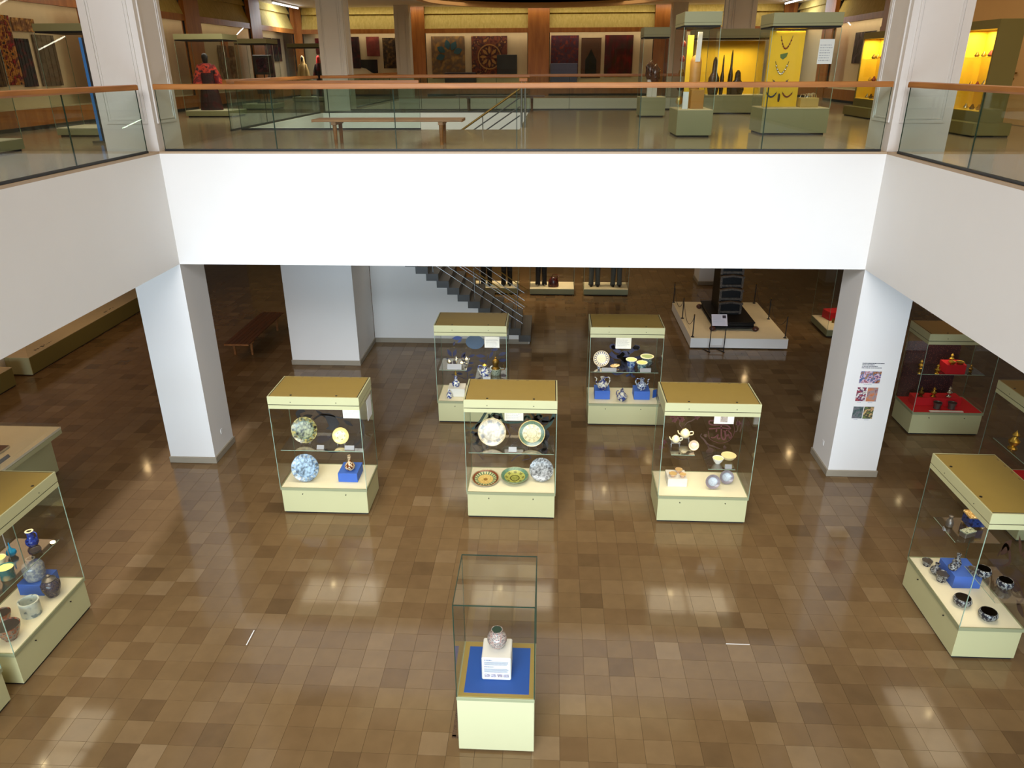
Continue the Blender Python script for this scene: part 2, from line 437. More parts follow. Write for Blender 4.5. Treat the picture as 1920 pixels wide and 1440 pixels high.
singles = set(near[:300])
for x, y in near[:300]:
    o = bpy.data.objects.new('tile', tile_me); COL.objects.link(o); o.parent = floor; o.location = (x+TS/2, y+TS/2, 0)
rest = MB()
for t in tiles:
    if t not in singles and -7.5 < t[1]: tile_box(rest, *t)
ro = rest.build('tile_field', 'floor_tile', floor); ro['kind'] = 'stuff'; ro['label'] = 'smaller brown stone tiles of the floor receding under the gallery'
# chipped white plaster lines in two tile joints
BX('joint_repair', 'white_paper', -3.335, -3.322, -4.78, -4.50, -0.004, 0.0012, floor, label='white repair line in a floor joint')
BX('joint_repair', 'white_paper', 2.972, 3.28, -4.478, -4.467, -0.004, 0.0012, floor, label='white repair line in a floor joint')

# ------------------------------------------------------------------ upper slab, parapets
sl = MB()
D = 0.15
sl.box(-13, 13, D, 4.4, ZB+0.02, ZU-0.06)
sl.box(-13, -6.15, 4.4, 10.6, ZB+0.02, ZU-0.06); sl.box(-0.1, 13, 4.4, 10.6, ZB+0.02, ZU-0.06)
sl.box(-13, 13, 10.6, 11.9, ZB+0.02, ZU-0.06)
sl.box(-13, -HW, 11.9, 20.6, ZB+0.02, ZU-0.06); sl.box(HW, 13, 11.9, 20.6, ZB+0.02, ZU-0.06); sl.box(-13, 13, 20.6, 25, ZB+0.02, ZU-0.06)
sl.box(-13, -HW-D, -12.4, D, ZB+0.02, ZU-0.06); sl.box(HW+D, 13, -12.4, D, ZB+0.02, ZU-0.06); sl.box(-13, 13, -18, -12.4, ZB+0.02, ZU-0.06)
struct(sl.build('ceiling', 'white_ceiling'), 'underside of the upper gallery slab')
uf = MB()
uf.box(-13, 13, D, 4.4, ZU-0.06, ZU); uf.box(-13, -6.15, 4.4, 10.6, ZU-0.06, ZU); uf.box(-0.1, 13, 4.4, 10.6, ZU-0.06, ZU); uf.box(-13, 13, 10.6, 11.9, ZU-0.06, ZU)
uf.box(-13, -HW, 11.9, 20.6, ZU-0.06, ZU); uf.box(HW, 13, 11.9, 20.6, ZU-0.06, ZU); uf.box(-13, 13, 20.6, 25, ZU-0.06, ZU)
uf.box(-13, -HW-D, -12.4, D, ZU-0.06, ZU); uf.box(HW+D, 13, -12.4, D, ZU-0.06, ZU); uf.box(-13, 13, -18, -12.4, ZU-0.06, ZU)
struct(uf.build('floor_upper', 'upper_floor'), 'polished stone floor of the upper gallery')
struct(BX('wall_parapet_far', 'white_wall', -HW, HW, 0, D, ZB, ZU-0.035))
struct(BX('wall_parapet_left', 'white_wall', -HW-D, -HW, -12.4, 0, ZB, ZU-0.035))
struct(BX('wall_parapet_right', 'white_wall', HW, HW+D, -12.4, 0, ZB, ZU-0.035))
struct(BX('trim_1', 'slab_edge', -HW, HW, 0, D, ZU-0.035, ZU))
struct(BX('trim_2', 'slab_edge', -HW-D, -HW, -12.4, 0, ZU-0.035, ZU))
struct(BX('trim_3', 'slab_edge', HW, HW+D, -12.4, 0, ZU-0.035, ZU))
struct(MB().box(-HW, HW, 20.45, 20.6, ZB, ZU).build('wall_parapet_back', 'white_wall'))
struct(MB().box(-6.09, -0.1, 10.53, 10.59, 3.0, ZU-0.002).box(-6.14, -6.09, 4.42, 10.59, 3.0, ZU-0.002).build('wall_stairwell', 'white_wall'))

# outer shell
struct(BX('wall_left', 'white_wall', -13.2, -12.75, -18, 25, -0.25, 16.2))
struct(BX('wall_right', 'white_wall', 12.75, 13.2, -18, 25, -0.25, 16.2))
struct(BX('wall_back', 'beige_wall', -13.2, 13.2, 19.3, 19.6, -0.25, ZB+0.02))
struct(BX('wall_back_upper', 'white_wall', -13.2, 13.2, 24.9, 25.2, ZB, 16.2))
struct(BX('wall_front', 'white_wall', -13.2, 13.2, -13.5, -13.3, -0.25, ZB+0.02))
wn = MB(); wn.box(-13.2, 13.2, -17.9, -17.6, ZB, 10.2); wn.box(-13.2, 13.2, -17.9, -17.6, 15.8, 16.2); wn.box(-13.2, -8.1, -17.9, -17.6, 10.2, 15.8); wn.box(5.1, 13.2, -17.9, -17.6, 10.2, 15.8)
struct(wn.build('wall_near', 'white_wall'))
w1 = struct(thing('window_1', 'tall mullioned window wall', 'window')); del w1['category']
fm = MB()
for k in range(7): fm.box(-8.1+k*2.2-0.05, -8.1+k*2.2+0.05, -17.8, -17.66, 10.2, 15.8)
fm.box(-8.1, 5.1, -17.8, -17.66, 12.9, 13.0)
fm.build('window_frame', 'steel', w1)
for k in range(6): BX('window_pane', 'glass_wallcase', -8.05+k*2.2, -5.95+k*2.2, -17.76, -17.75, 10.2, 15.8, w1)
cl = MB()
cl.box(-13, -HW-0.9, -12.4, 25, ZC, ZC+0.2); cl.box(HW+0.9, 13, -12.4, 25, ZC, ZC+0.2); cl.box(-HW-0.9, HW+0.9, 0.9, 25, ZC, ZC+0.2)
cl.box(-13.2, 13.2, -18, 25, 16.0, 16.2)
cl.box(-HW-0.9, -HW-0.7, -12.4, 0.9, ZC, 16.0); cl.box(HW+0.7, HW+0.9, -12.4, 0.9, ZC, 16.0); cl.box(-HW-0.9, HW+0.9, 0.7, 0.9, ZC, 16.0)
struct(cl.build('ceiling_upper', 'white_ceiling'))
rg = MB(); rg.lathe([(4.55, 9.349), (4.55, 9.16), (4.3, 9.16), (4.3, 9.349)], 64, (0.2, 17.55, 0))
struct(rg.build('trim_4', mat('rim_orange_lit', (236, 186, 124), 0.5)), 'round wooden rim on the ceiling, coloured lighter as if lit')  # lighter wood colour stands in for light falling on the rim

# ------------------------------------------------------------------ columns
def column(x0, x1, y0, y1, z0, z1, base=True, panel=False, label='', m='white_wall'):
    c = struct(thing('column', label, 'column', ((x0+x1)/2, (y0+y1)/2, z0)), label); del c['category']
    hx, hy = (x1-x0)/2, (y1-y0)/2; h = z1-z0
    BX('shaft', m, -hx, hx, -hy, hy, 0, h, c)
    if base:
        b = MB(); t = 0.025; b.box(-hx-t, hx+t, -hy-t, hy+t, 0, 0.13)
        b.build('base_stone', 'stone_grey', c, bevel=0.008)
    if panel:   # raised picture-frame moulding on each face, from 0.38 above the floor
        for (ax, s, w) in (('Y', -1, hx), ('Y', 1, hx), ('X', -1, hy), ('X', 1, hy)):
            mbm = MB(); d = (hy if ax == 'Y' else hx)*s
            for ins, t, e in ((0.10, 0.035, 0.02), (0.155, 0.018, 0.012)):
                for a in (-w+ins, w-ins-t):
                    r = (d, d+s*e)
                    if ax == 'Y': mbm.box(a, a+t, min(r), max(r), 0.42+ins-0.1, h-0.25)
                    else: mbm.box(min(r), max(r), a, a+t, 0.42+ins-0.1, h-0.25)
                r = (d, d+s*e)
                if ax == 'Y': mbm.box(-w+ins+t, w-ins-t, min(r), max(r), 0.42+ins-0.1, 0.42+ins-0.1+t)
                else: mbm.box(min(r), max(r), -w+ins+t, w-ins-t, 0.42+ins-0.1, 0.42+ins-0.1+t)
            mbm.build('moulding', m, c)
    return c
PW = 0.87
colL = column(-HW-PW, -HW, 0.001, PW, 0, ZB+0.02, label='white square pillar at the left corner of the hall')
colR = column(HW, HW+PW, 0.001, PW, 0, ZB+0.02, label='white square pillar with pictures at the right corner of the hall')
column(-5.92, -4.19, 5.12, 6.86, 0, ZB+0.02, label='wide white pillar beside the staircase')
column(5.72, 6.6, 13.0, 13.9, 0, ZB+0.02, label='far white pillar behind the black carved stair')
for sx in (-1, 1):
    xs = sorted((sx*HW, sx*(HW+PW)))
    column(xs[0], xs[1], 0.02, PW, ZU, 12.0, False, True, 'panelled white column above the %s corner' % ('left' if sx < 0 else 'right'), 'column_paint')
    xs = sorted((sx*5.64, sx*6.42))
    column(xs[0], xs[1], 11.95, 12.75, ZU, ZC, False, True, 'panelled grey column by the rear void on the %s' % ('left' if sx < 0 else 'right'), 'column_paint')
    xs = sorted((sx*5.52, sx*6.14))
    column(xs[0], xs[1], 22.4, 23.0, ZU, ZC, False, True, 'slim panelled column near the rear wall on the %s' % ('left' if sx < 0 else 'right'), 'column_paint')
# socket plates on the two pillars
for (c, sx) in ((colL, 1), (colR, -1)):
    x = sx*(PW/2+0.004)
    BX('socket', 'white_paper', x-0.004, x+0.004, -0.05, 0.03, 0.42, 0.52, c, bevel=0.003, label='small wall socket')

# ------------------------------------------------------------------ glass balustrades with wooden rail
def balustrade(label, p0, p1, cuts, inset=0.06, group=None, h0=0.03, h1=0.93, rail=True):
    """panes from p0 to p1 (plan), cuts: fractions where panes meet"""
    dx, dy = p1[0]-p0[0], p1[1]-p0[1]; L = math.hypot(dx, dy); a = math.atan2(dy, dx)
    t = thing('glass_balustrade', label, 'balustrade', (p0[0], p0[1], ZU), a, 'glass balustrades of the upper gallery')
    BX('channel', 'black_metal', 0, L, -0.02, 0.02, 0, 0.035, t)
    cs = [0]+list(cuts)+[L]
    for i in range(len(cs)-1):
        p = BX('pane', 'glass_rail', cs[i]+0.004, cs[i+1]-0.004, -0.006, 0.006, 0.035, h1, t)
        for x in ((cs[i]+0.0045, cs[i+1]-0.0045)):
            BX('pane_edge', 'glass_edge_dark', x-0.003, x+0.003, -0.0065, 0.0065, 0.035, h1, p)
    if rail:
        r = MB(); r.prism([(-0.04, h1), (0.04, h1), (0.045, h1+0.02), (0.04, h1+0.07), (0.02, h1+0.08), (-0.02, h1+0.08), (-0.04, h1+0.07), (-0.045, h1+0.02)], 0, L, 'X')
        r.build('handrail', 'rail_wood', t)
    return t
balustrade('long glass balustrade across the far parapet', (-HW+0.08, 0.06), (HW-0.08, 0.06), [1.85, 3.79, 5.71, 7.62, 9.53])
balustrade('glass balustrade along the left parapet', (-HW-0.06, -12.3), (-HW-0.06, -0.25), [1.9, 3.95, 6.0, 8.05, 10.15])
balustrade('glass balustrade along the right parapet', (HW+0.06, -0.25), (HW+0.06, -12.3), [2.05, 4.1, 6.15, 8.2, 10.25])
balustrade('glass balustrade on the left side of the stairwell', (-6.2, 4.05), (-6.2, 10.62), [2.2, 4.4])
balustrade('glass balustrade along the near side of the stairwell', (-6.1, 4.36), (-2.2, 4.36), [1.95], h1=0.90)
balustrade('glass balustrade behind the stairwell', (-6.1, 10.68), (-0.06, 10.68), [2.0, 4.0])
balustrade('glass balustrade on the near edge of the rear void', (-5.6, 11.86), (5.6, 11.86), [2.2, 4.5, 6.7, 9.0])
balustrade('glass balustrade on the left edge of the rear void', (-HW-0.05, 12.9), (-HW-0.05, 20.5), [2.5, 5.0])

# ------------------------------------------------------------------ wall bays of the upper gallery (timber, display windows, lit cove)
def bay_wall(name, origin, rz, wins, length):
    """local x along the wall, local -y faces the room; wins: list of (x0, x1) display windows"""
    w = struct(thing(name, 'timber-panelled wall with recessed display windows', 'wall', origin, rz)); del w['category']
    BX('plinth', 'wood_panel', 0, length, 0, 0.12, 0, 0.42, w)
    BX('skirting', 'black_gap', 0, length, -0.01, 0.0, 0, 0.08, w)
    BX('header', 'wood_panel', 0, length, 0, 0.12, 2.56, 2.74, w)
    BX('back_panel', 'cream_cloth', 0, length, 0.62, 0.68, 0, 2.74, w)
    BX('ledge', 'cream_cloth', 0, length, 0.12, 0.62, 0.36, 0.42, w)
    BX('soffit', 'black_gap', 0, length, 0.12, 0.62, 2.7, 2.74, w)
    prev = 0
    edges = [0]
    for a, b in wins:
        if a > prev: BX('pilaster', 'wood_panel', prev, a, -0.03, 0.12, 0.0, 3.6, w)
        BX('pane', 'glass_wallcase', a, b, 0.05, 0.058, 0.42, 2.56, w)
        BX('pane_frame', 'black_gap', a, a+0.025, 0.03, 0.08, 0.42, 2.56, w); BX('pane_frame', 'black_gap', b-0.025, b, 0.03, 0.08, 0.42, 2.56, w)
        m = MB(); m.prism([(0.02, 2.74), (0.12, 2.74), (0.34, 3.33), (0.24, 3.33)], a, b, 'X'); m.build('cove_panel', 'cove_cloth', w)
        m = MB(); m.prism([(0.12, 3.33), (0.24, 3.33), (0.36, 3.605), (0.26, 3.605)], a, b, 'X'); m.build('cove_panel', 'cove_cloth', w)
        prev = b
    if prev < length: BX('pilaster', 'wood_panel', prev, length, -0.03, 0.12, 0.0, 3.6, w)
    return w
XL, YB, XR = -10.73, 23.5, 10.7
# left wall: local x runs along +Y ; room is on +X side  -> rotate +90deg: local x->+Y, local y->-X
bay_wall('wall_left_gallery', (XL, -8.4, ZU), PI/2, [(0.3, 4.7), (5.75, 10.1), (11.15, 15.55), (16.6, 21.05), (22.1, 26.5), (27.6, 31.6)], 31.9)
bay_wall('wall_back_gallery', (XL, YB, ZU), 0, [(0.25, 4.77), (5.70, 10.22), (11.15, 15.67), (16.6, 21.1)], 21.43)
# right wall: room on -X side -> rotate -90: local x->-Y, local y->+X
bay_wall('wall_right_gallery', (XR, YB, ZU), -PI/2, [(0.3, 4.3), (5.4, 9.8)], 10.9)
struct(BX('wall_right_beige', 'beige_wall', XR, XR+0.25, -12.4, 12.55, ZU, ZC))
struct(BX('baseboard_right', 'stone_grey', XR-0.02, XR, -12.4, 12.55, ZU, ZU+0.14))
dr = struct(thing('door_1', 'beige flush door in the right gallery wall', 'door', (XR, 5.9, ZU))); del dr['category']
BX('door_leaf', 'beige_wall', -0.03, 0.0, -0.95, 0.05, 0.01, 2.15, dr)
h = MB().box(-0.07, -0.03, -0.02, 0.02, 1.04, 1.06).box(-0.075, -0.06, -0.14, 0.02, 1.035, 1.065).box(-0.04, -0.03, -0.02, 0.02, 0.9, 0.95); h.build('door_handle', 'dark_brass', dr)
# window strip lights behind the headers (warm) and cove lamps
area('showcase_strip', (XL-0.4, 7.5, ZU+2.66), 0.1, 30, 44, (1, 0.8, 0.55), (0, 0, -1))
area('showcase_strip', (0, YB+0.36, ZU+2.66), 20, 0.1, 58, (1, 0.8, 0.55), (0, 0, -1))
area('showcase_strip', (XR+0.4, 18.0, ZU+2.66), 0.1, 10, 40, (1, 0.8, 0.55), (0, 0, -1))
area('cove_lamp', (XL+0.35, 8.0, ZC-0.03), 0.12, 28, 210, (1, 0.93, 0.76), (-0.4, 0, -1))
area('cove_lamp', (0, YB-0.35, ZC-0.03), 20, 0.12, 62, (1, 0.9, 0.66), (0, 0.4, -1))
area('cove_lamp', (XR-0.35, 18, ZC-0.03), 0.12, 10, 70, (1, 0.9, 0.66), (0.4, 0, -1))
# bare white tube lamps at the coves
for lab, x, y0, y1, pw, d in (('bare white tube lamp over the left wall cove', XL+0.42, 19.6, 22.8, 90, -1), ('bare white tube lamp over the right wall cove', XR-0.6, 20.0, 22.6, 70, 1)):
    t = thing('tube_lamp', lab, 'lamp', (x, (y0+y1)/2, ZC-0.12), 0, 'tube lamps at the coves')
    L = (y1-y0)/2
    BX('batten', 'white_paper', -0.04, 0.04, -L, L, 0.07, 0.12, t)
    m = MB(); m.tube([(0, -L+0.05, 0.04), (0, L-0.05, 0.04)], 0.02, 10); m.build('tube', emit('tube_white', (235, 245, 255), 12.0), t)
    area('tube_glow', (0, 0, -0.01), 0.08, 2*L, pw, (0.85, 0.93, 1.0), (d*0.8, 0, -1), t)
# ------------------------------------------------------------------ tall glass showcases of the lower hall
pattern('maroon_dots', [(150, 96, 60), (58, 8, 16), (44, 4, 12), (38, 2, 10)], 42, 'voronoi', 0.7)
def text_block(mb, x0, x1, z0, z1, rows, y0, y1, seed=1, h=0.45, ragged=0.25):
    """printed lines of small characters in the local x/z plane"""
    r = random.Random(seed); dz = (z1-z0)/rows
    for k in range(rows):
        z = z1-(k+0.75)*dz; x = x0; xe = x1-(x1-x0)*ragged*r.random()
        while x < xe:
            w = dz*r.uniform(0.3, 1.1)
            mb.box(x, min(x+w, xe), y0, y1, z, z+dz*h); x += w+dz*0.25
    return mb

def info_card(parent, x, y, z0, w, h, seed=1, picture=False):
    """white paper information card, facing local -y"""
    c = BX('info_card', 'white_paper', x-w/2, x+w/2, y-0.003, y, z0, z0+h, parent, label='white printed information card')
    t = MB()
    if picture:
        t.box(x-0.06, x+0.06, y-0.0042, y-0.003, z0+h*0.15, z0+h*0.8)
        t.build('card_picture', pattern('card_pic', [(190, 180, 176), (150, 140, 138)], 20), c)
    else:
        text_block(t, x-w*0.42, x+w*0.42, z0+h*0.1, z0+h*0.82, 7, y-0.0042, y-0.003, seed, 0.35)
        t.build('card_text', mat('ink_light', (176, 178, 186), 0.8), c)
    return c

def showcase(label, loc, W=1.47, D=0.84, rz=0, deck='case_deck', light=14, lcol=(1.0, 0.86, 0.62), card=None, group='glass showcases of the lower hall'):
    s = thing('showcase', label, 'showcase', loc, rz, group)
    hx, hy = W/2, D/2
    BX('toe', 'black_gap', -hx+0.03, hx-0.03, -hy+0.03, hy-0.03, 0, 0.03, s)
    BX('plinth', 'case_cream', -hx+0.012, hx-0.012, -hy+0.012, hy-0.012, 0.03, 0.455, s, bevel=0.003)
    m = MB(); t = 0.018
    m.box(-hx, hx, -hy, -hy+t, 0.455, 0.505); m.box(-hx, hx, hy-t, hy, 0.455, 0.505); m.box(-hx, -hx+t, -hy+t, hy-t, 0.455, 0.505); m.box(hx-t, hx, -hy+t, hy-t, 0.455, 0.505)
    m.build('rim', 'case_rim', s)
    BX('deck', deck, -hx+t, hx-t, -hy+t, hy-t, 0.455, 0.5, s)
    g = 0.008
    for (x0, x1, y0, y1) in ((-hx+g, hx-g, -hy, -hy+g), (-hx+g, hx-g, hy-g, hy), (-hx, -hx+g, -hy+g, hy-g), (hx-g, hx, -hy+g, hy-g)):
        BX('pane', 'glass_case', x0, x1, y0, y1, 0.505, 1.965, s)
    for (x, y) in ((-hx, -hy), (hx-g, -hy), (-hx, hy-g), (hx-g, hy-g)):
        BX('corner_seam', 'glass_edge', x, x+g, y, y+g, 0.505, 1.965, s)
    BX('cap_base', 'case_cream', -hx-0.002, hx+0.002, -hy-0.002, hy+0.002, 1.965, 2.03, s)
    BX('cap_gap', 'black_gap', -hx+0.006, hx-0.006, -hy+0.006, hy-0.006, 2.03, 2.041, s)
    BX('cap', 'case_cream', -hx-0.004, hx+0.004, -hy-0.004, hy+0.004, 2.041, 2.18, s, bevel=0.003)
    BX('top_panel', 'case_top', -hx+0.03, hx-0.03, -hy+0.012, hy-0.012, 2.1795, 2.183, s)
    for x in (-hx+0.02, hx-0.03): BX('top_slot', 'black_gap', x-0.002, x+0.012, -hy+0.012, hy-0.012, 2.1795, 2.1815, s)
    for x in (-W*0.25, W*0.25):
        m = MB(); m.cyl(x, -hy+0.055, 2.183, 2.188, 0.018, 10); m.build('screw', 'screw_black', s)
        for z in (2.085, 0.385):
            m = MB(); m.tube([(x, -hy-0.006, z), (x, -hy+0.012, z)], 0.008, 8); m.build('screw', 'screw_black', s)
    mat('vent_brown', (120, 98, 60), 0.6)
    for k in range(8):
        xx = -hx+0.16+k*(W-0.32)/7; BX('vent_mark', 'vent_brown', xx-0.02, xx+0.02, hy-0.05, hy-0.035, 2.183, 2.1845, s)
    if light:
        for sx in (-0.25, 0.25):
            if sx < 0: MB().lathe([(0.001, 1.948), (0.02, 1.948), (0.022, 1.965), (0.001, 1.965)], 12, (sx*W*0.67, D*0.24, 0)).build('bulb', emit('case_bulb', (255, 226, 170), 60.0), s)
            area('case_lamp', (sx*W, 0, 1.955), W*0.47, D*0.8, light/2, lcol, (0, 0.0, -1), s, spread=2.2)
    if card:
        info_card(s, *card)
    return s
def shelf(s, x0, x1, y0, y1, z):
    p = BX('shelf', 'glass_shelf', x0, x1, y0, y1, z-0.008, z, s)
    BX('shelf_edge', 'glass_edge', x0, x1, y0-0.001, y0+0.001, z-0.0085, z+0.0005, p)
    for x in (x0+0.03, x1-0.03):
        m = MB(); m.tube([(x, y1-0.02, z-0.008), (x, y1-0.02, z-0.03)], 0.006, 8); m.build('shelf_pin', 'steel', p)

YF, YR = -1.24, 2.365
cL = showcase('front-row glass showcase nearest the left pillar, with patterned plates', (-3.14, YF, 0), card=(0.36, 0.40, 1.42, 0.30, 0.22, 1))
cC = showcase('middle glass showcase of the front row, with five large dishes', (0.0, YF, 0), card=(0.015, 0.40, 1.43, 0.32, 0.21, 2))
cR = showcase('front-row glass showcase nearest the right pillar, with teapots and saucers', (3.145, YF, 0), card=(0.40, 0.40, 1.44, 0.33, 0.20, 3, True))
cBL = showcase('rear showcase beside the staircase, with blue leaf print and silver cups', (-1.0, YR, 0), D=0.87, light=10, card=(0.37, 0.415, 1.40, 0.32, 0.25, 4))
cBR = showcase('rear showcase with dark blue scroll print and three cream-rimmed pots', (2.16, YR, 0), D=0.87, light=10, card=(0.02, 0.415, 1.42, 0.33, 0.25, 5))
cLT = showcase('showcase along the left parapet, with blue jug and grey bottle', (-6.19, -4.86, 0), D=0.80, rz=PI/2, light=11)
cRT = showcase('showcase along the right parapet, with small dark bowls', (6.17, -3.88, 0), D=0.80, rz=-PI/2, light=9, lcol=(1, 0.84, 0.62))
cRED = showcase('showcase lined in red behind the picture pillar', (8.665, 2.18, 0), W=1.40, D=0.84, deck='red_fabric', light=4)
cRM = showcase('showcase with red floor at the right edge, holding brass vessels', (8.45, -1.25, 0), D=0.84, rz=-PI/2, deck='red_fabric', light=3)
cL2 = showcase('showcase cut by the left edge at the bottom corner', (-6.19, -6.55, 0), D=0.80, rz=PI/2, light=8)
# side information cards hung outside the panes
for (s, x, y0, lab) in ((cL, 0.735, 0.20, 'a'), ):
    BX('side_card', 'white_paper', x+0.001, x+0.004, y0-0.16, y0+0.12, 1.55, 1.92, s, label='pale paper sheet on the side pane')
BX('side_card', 'white_paper', 0.30, 0.66, 0.383, 0.388, 1.52, 1.88, cRT, label='pale paper sheet in the end pane')
shelf(cL, -0.70, 0.70, -0.26, 0.40, 1.13)
shelf(cC, -0.70, 0.70, -0.26, 0.40, 1.153)
shelf(cR, -0.54, -0.16, -0.21, 0.40, 1.161); shelf(cR, 0.08, 0.52, -0.21, 0.40, 0.908)
shelf(cBL, -0.70, -0.12, -0.26, 0.42, 1.14); shelf(cBL, 0.05, 0.70, -0.26, 0.42, 0.934)
shelf(cBR, -0.70, 0.70, -0.26, 0.42, 1.146)
shelf(cLT, -0.70, 0.70, -0.22, 0.38, 1.15)
shelf(cRT, -0.70, -0.10, -0.2, 0.38, 1.2); shelf(cRT, -0.06, 0.68, -0.02, 0.38, 0.86)
shelf(cRED, -0.66, 0.66, -0.20, 0.40, 1.25)
shelf(cRM, -0.66, 0.66, -0.3, 0.40, 1.15)

# printed decorations on the rear panes
def print_mat(n, c): return mat(n, c, 0.7)
print_mat('print_slate', (24, 26, 32)); print_mat('print_teal', (40, 62, 58)); print_mat('print_plum', (58, 44, 52)); print_mat('print_navy', (34, 38, 72))
print_mat('print_blue', (40, 62, 130)); print_mat('print_red', (74, 30, 30)); print_mat('print_brown', (66, 42, 32)); print_mat('print_sky', (58, 78, 104))
def decor(s, yb, items):
    """items: (material, [('r', pts, w) | ('p', poly)])"""
    for mname, shapes in items:
        m = MB()
        for sh in shapes:
            if sh[0] == 'r': m.ribbon(sh[1], sh[2], yb-0.001, yb, 'Y', len(sh) > 3)
            else: m.prism(sh[1], yb-0.001, yb, 'Y')
        m.build('printed_motif', mname, s)
def curve(pts, n=6):
    out = []
    P = [pts[0]]+list(pts)+[pts[-1]]
    for i in range(1, len(P)-2):
        for k in range(n):
            t = k/n; a, b, c, d = P[i-1], P[i], P[i+1], P[i+2]
            out.append(tuple(0.5*((2*b[j])+(-a[j]+c[j])*t+(2*a[j]-5*b[j]+4*c[j]-d[j])*t*t+(-a[j]+3*b[j]-3*c[j]+d[j])*t**3) for j in (0, 1)))
    out.append(pts[-1]); return out
YP = 0.408
decor(cL, YP, [('print_slate', [('r', curve([(-0.56, 1.40), (-0.58, 1.5), (-0.457, 1.56)]), 0.07), ('p', leaf(-0.55, 1.38, 0.24, 0.1, 20)), ('p', [(-0.18, 1.50), (-0.10, 1.40), (-0.06, 1.26), (-0.12, 1.20), (0.01, 1.17), (0.10, 1.26), (0.13, 1.32), (0.06, 1.46), (-0.02, 1.50)]),
    ('r', curve([(0.488, 1.459), (0.544, 1.233), (0.466, 0.98), (0.283, 0.849), (-0.033, 0.746), (-0.2, 0.80)]), 0.035), ('p', leaf(0.20, 1.38, 0.2, 0.07, -35)), ('r', curve([(-0.32, 1.38), (-0.185, 1.466), (-0.035, 1.469), (0.2, 1.42), (0.44, 1.50)]), 0.03), ('p', leaf(-0.26, 1.56, 0.2, 0.06, -40))]),
    ('print_plum', [('p', [(-0.145, 1.135), (-0.02, 1.06), (-0.10, 0.98), (-0.245, 0.912), (-0.318, 0.942), (-0.27, 1.05)])])])
decor(cC, YP, [('print_slate', [('r', curve([(-0.72, 1.20), (-0.60, 1.12), (-0.62, 1.0), (-0.70, 0.95)]), 0.05), ('p', leaf(-0.70, 1.12, 0.22, 0.10, 20)), ('p', leaf(-0.66, 1.24, 0.2, 0.08, 50)), ('p', leaf(0.30, 1.42, 0.24, 0.10, 30)), ('p', leaf(0.50, 1.35, 0.2, 0.12, 60)), ('p', leaf(0.55, 1.05, 0.22, 0.12, 80)), ('p', leaf(0.40, 0.80, 0.22, 0.08, 30)), ('r', curve([(0.30, 1.60), (0.42, 1.45), (0.60, 1.42), (0.70, 1.50)]), 0.04), ('p', leaf(-0.36, 1.52, 0.2, 0.08, -20))]), ('print_teal', [('r', curve([(-0.45, 1.60), (-0.562, 1.40), (-0.657, 1.29), (-0.715, 1.25)]), 0.045), ('r', curve([(-0.413, 1.543), (-0.378, 1.422), (-0.249, 1.445), (-0.23, 1.526), (-0.3, 1.55), (-0.33, 1.49)]), 0.035), ('r', curve([(-0.211, 1.56), (-0.157, 1.406), (0.008, 1.389), (0.155, 1.412), (0.2, 1.5), (0.28, 1.48)]), 0.04),
    ('r', curve([(0.19, 1.453), (0.246, 1.53), (0.338, 1.42), (0.428, 1.559), (0.5, 1.48)]), 0.035), ('r', curve([(0.70, 1.565), (0.631, 1.381), (0.541, 1.277), (0.5, 1.1), (0.56, 0.9)]), 0.06), ('r', curve([(-0.30, 1.60), (-0.36, 1.52), (-0.42, 1.46), (-0.50, 1.30)]), 0.05)]),
    ('print_plum', [('r', [(-0.029, 1.306), (0.14, 1.36), (0.118, 1.185), (-0.029, 1.306)], 0.012), ('r', [(-0.139, 1.365), (-0.03, 1.099), (-0.16, 1.117)], 0.02), ('r', [(-0.70, 0.90), (-0.522, 0.646), (-0.536, 0.92), (-0.666, 0.96)], 0.015), ('r', [(-0.05, 0.932), (0.136, 1.082), (0.155, 0.915), (-0.05, 0.932)], 0.014),
    ('r', curve([(-0.033, 0.636), (0.08, 0.745), (0.23, 0.791), (0.305, 0.707), (0.155, 0.66)]), 0.016), ('r', [(-0.6, 1.18), (-0.44, 0.9), (-0.6, 0.8)], 0.02), ('p', leaf(-0.64, 1.0, 0.2, 0.1, 60)), ('r', curve([(0.447, 1.40), (0.505, 1.193), (0.563, 0.987), (0.528, 0.776)]), 0.09)])])
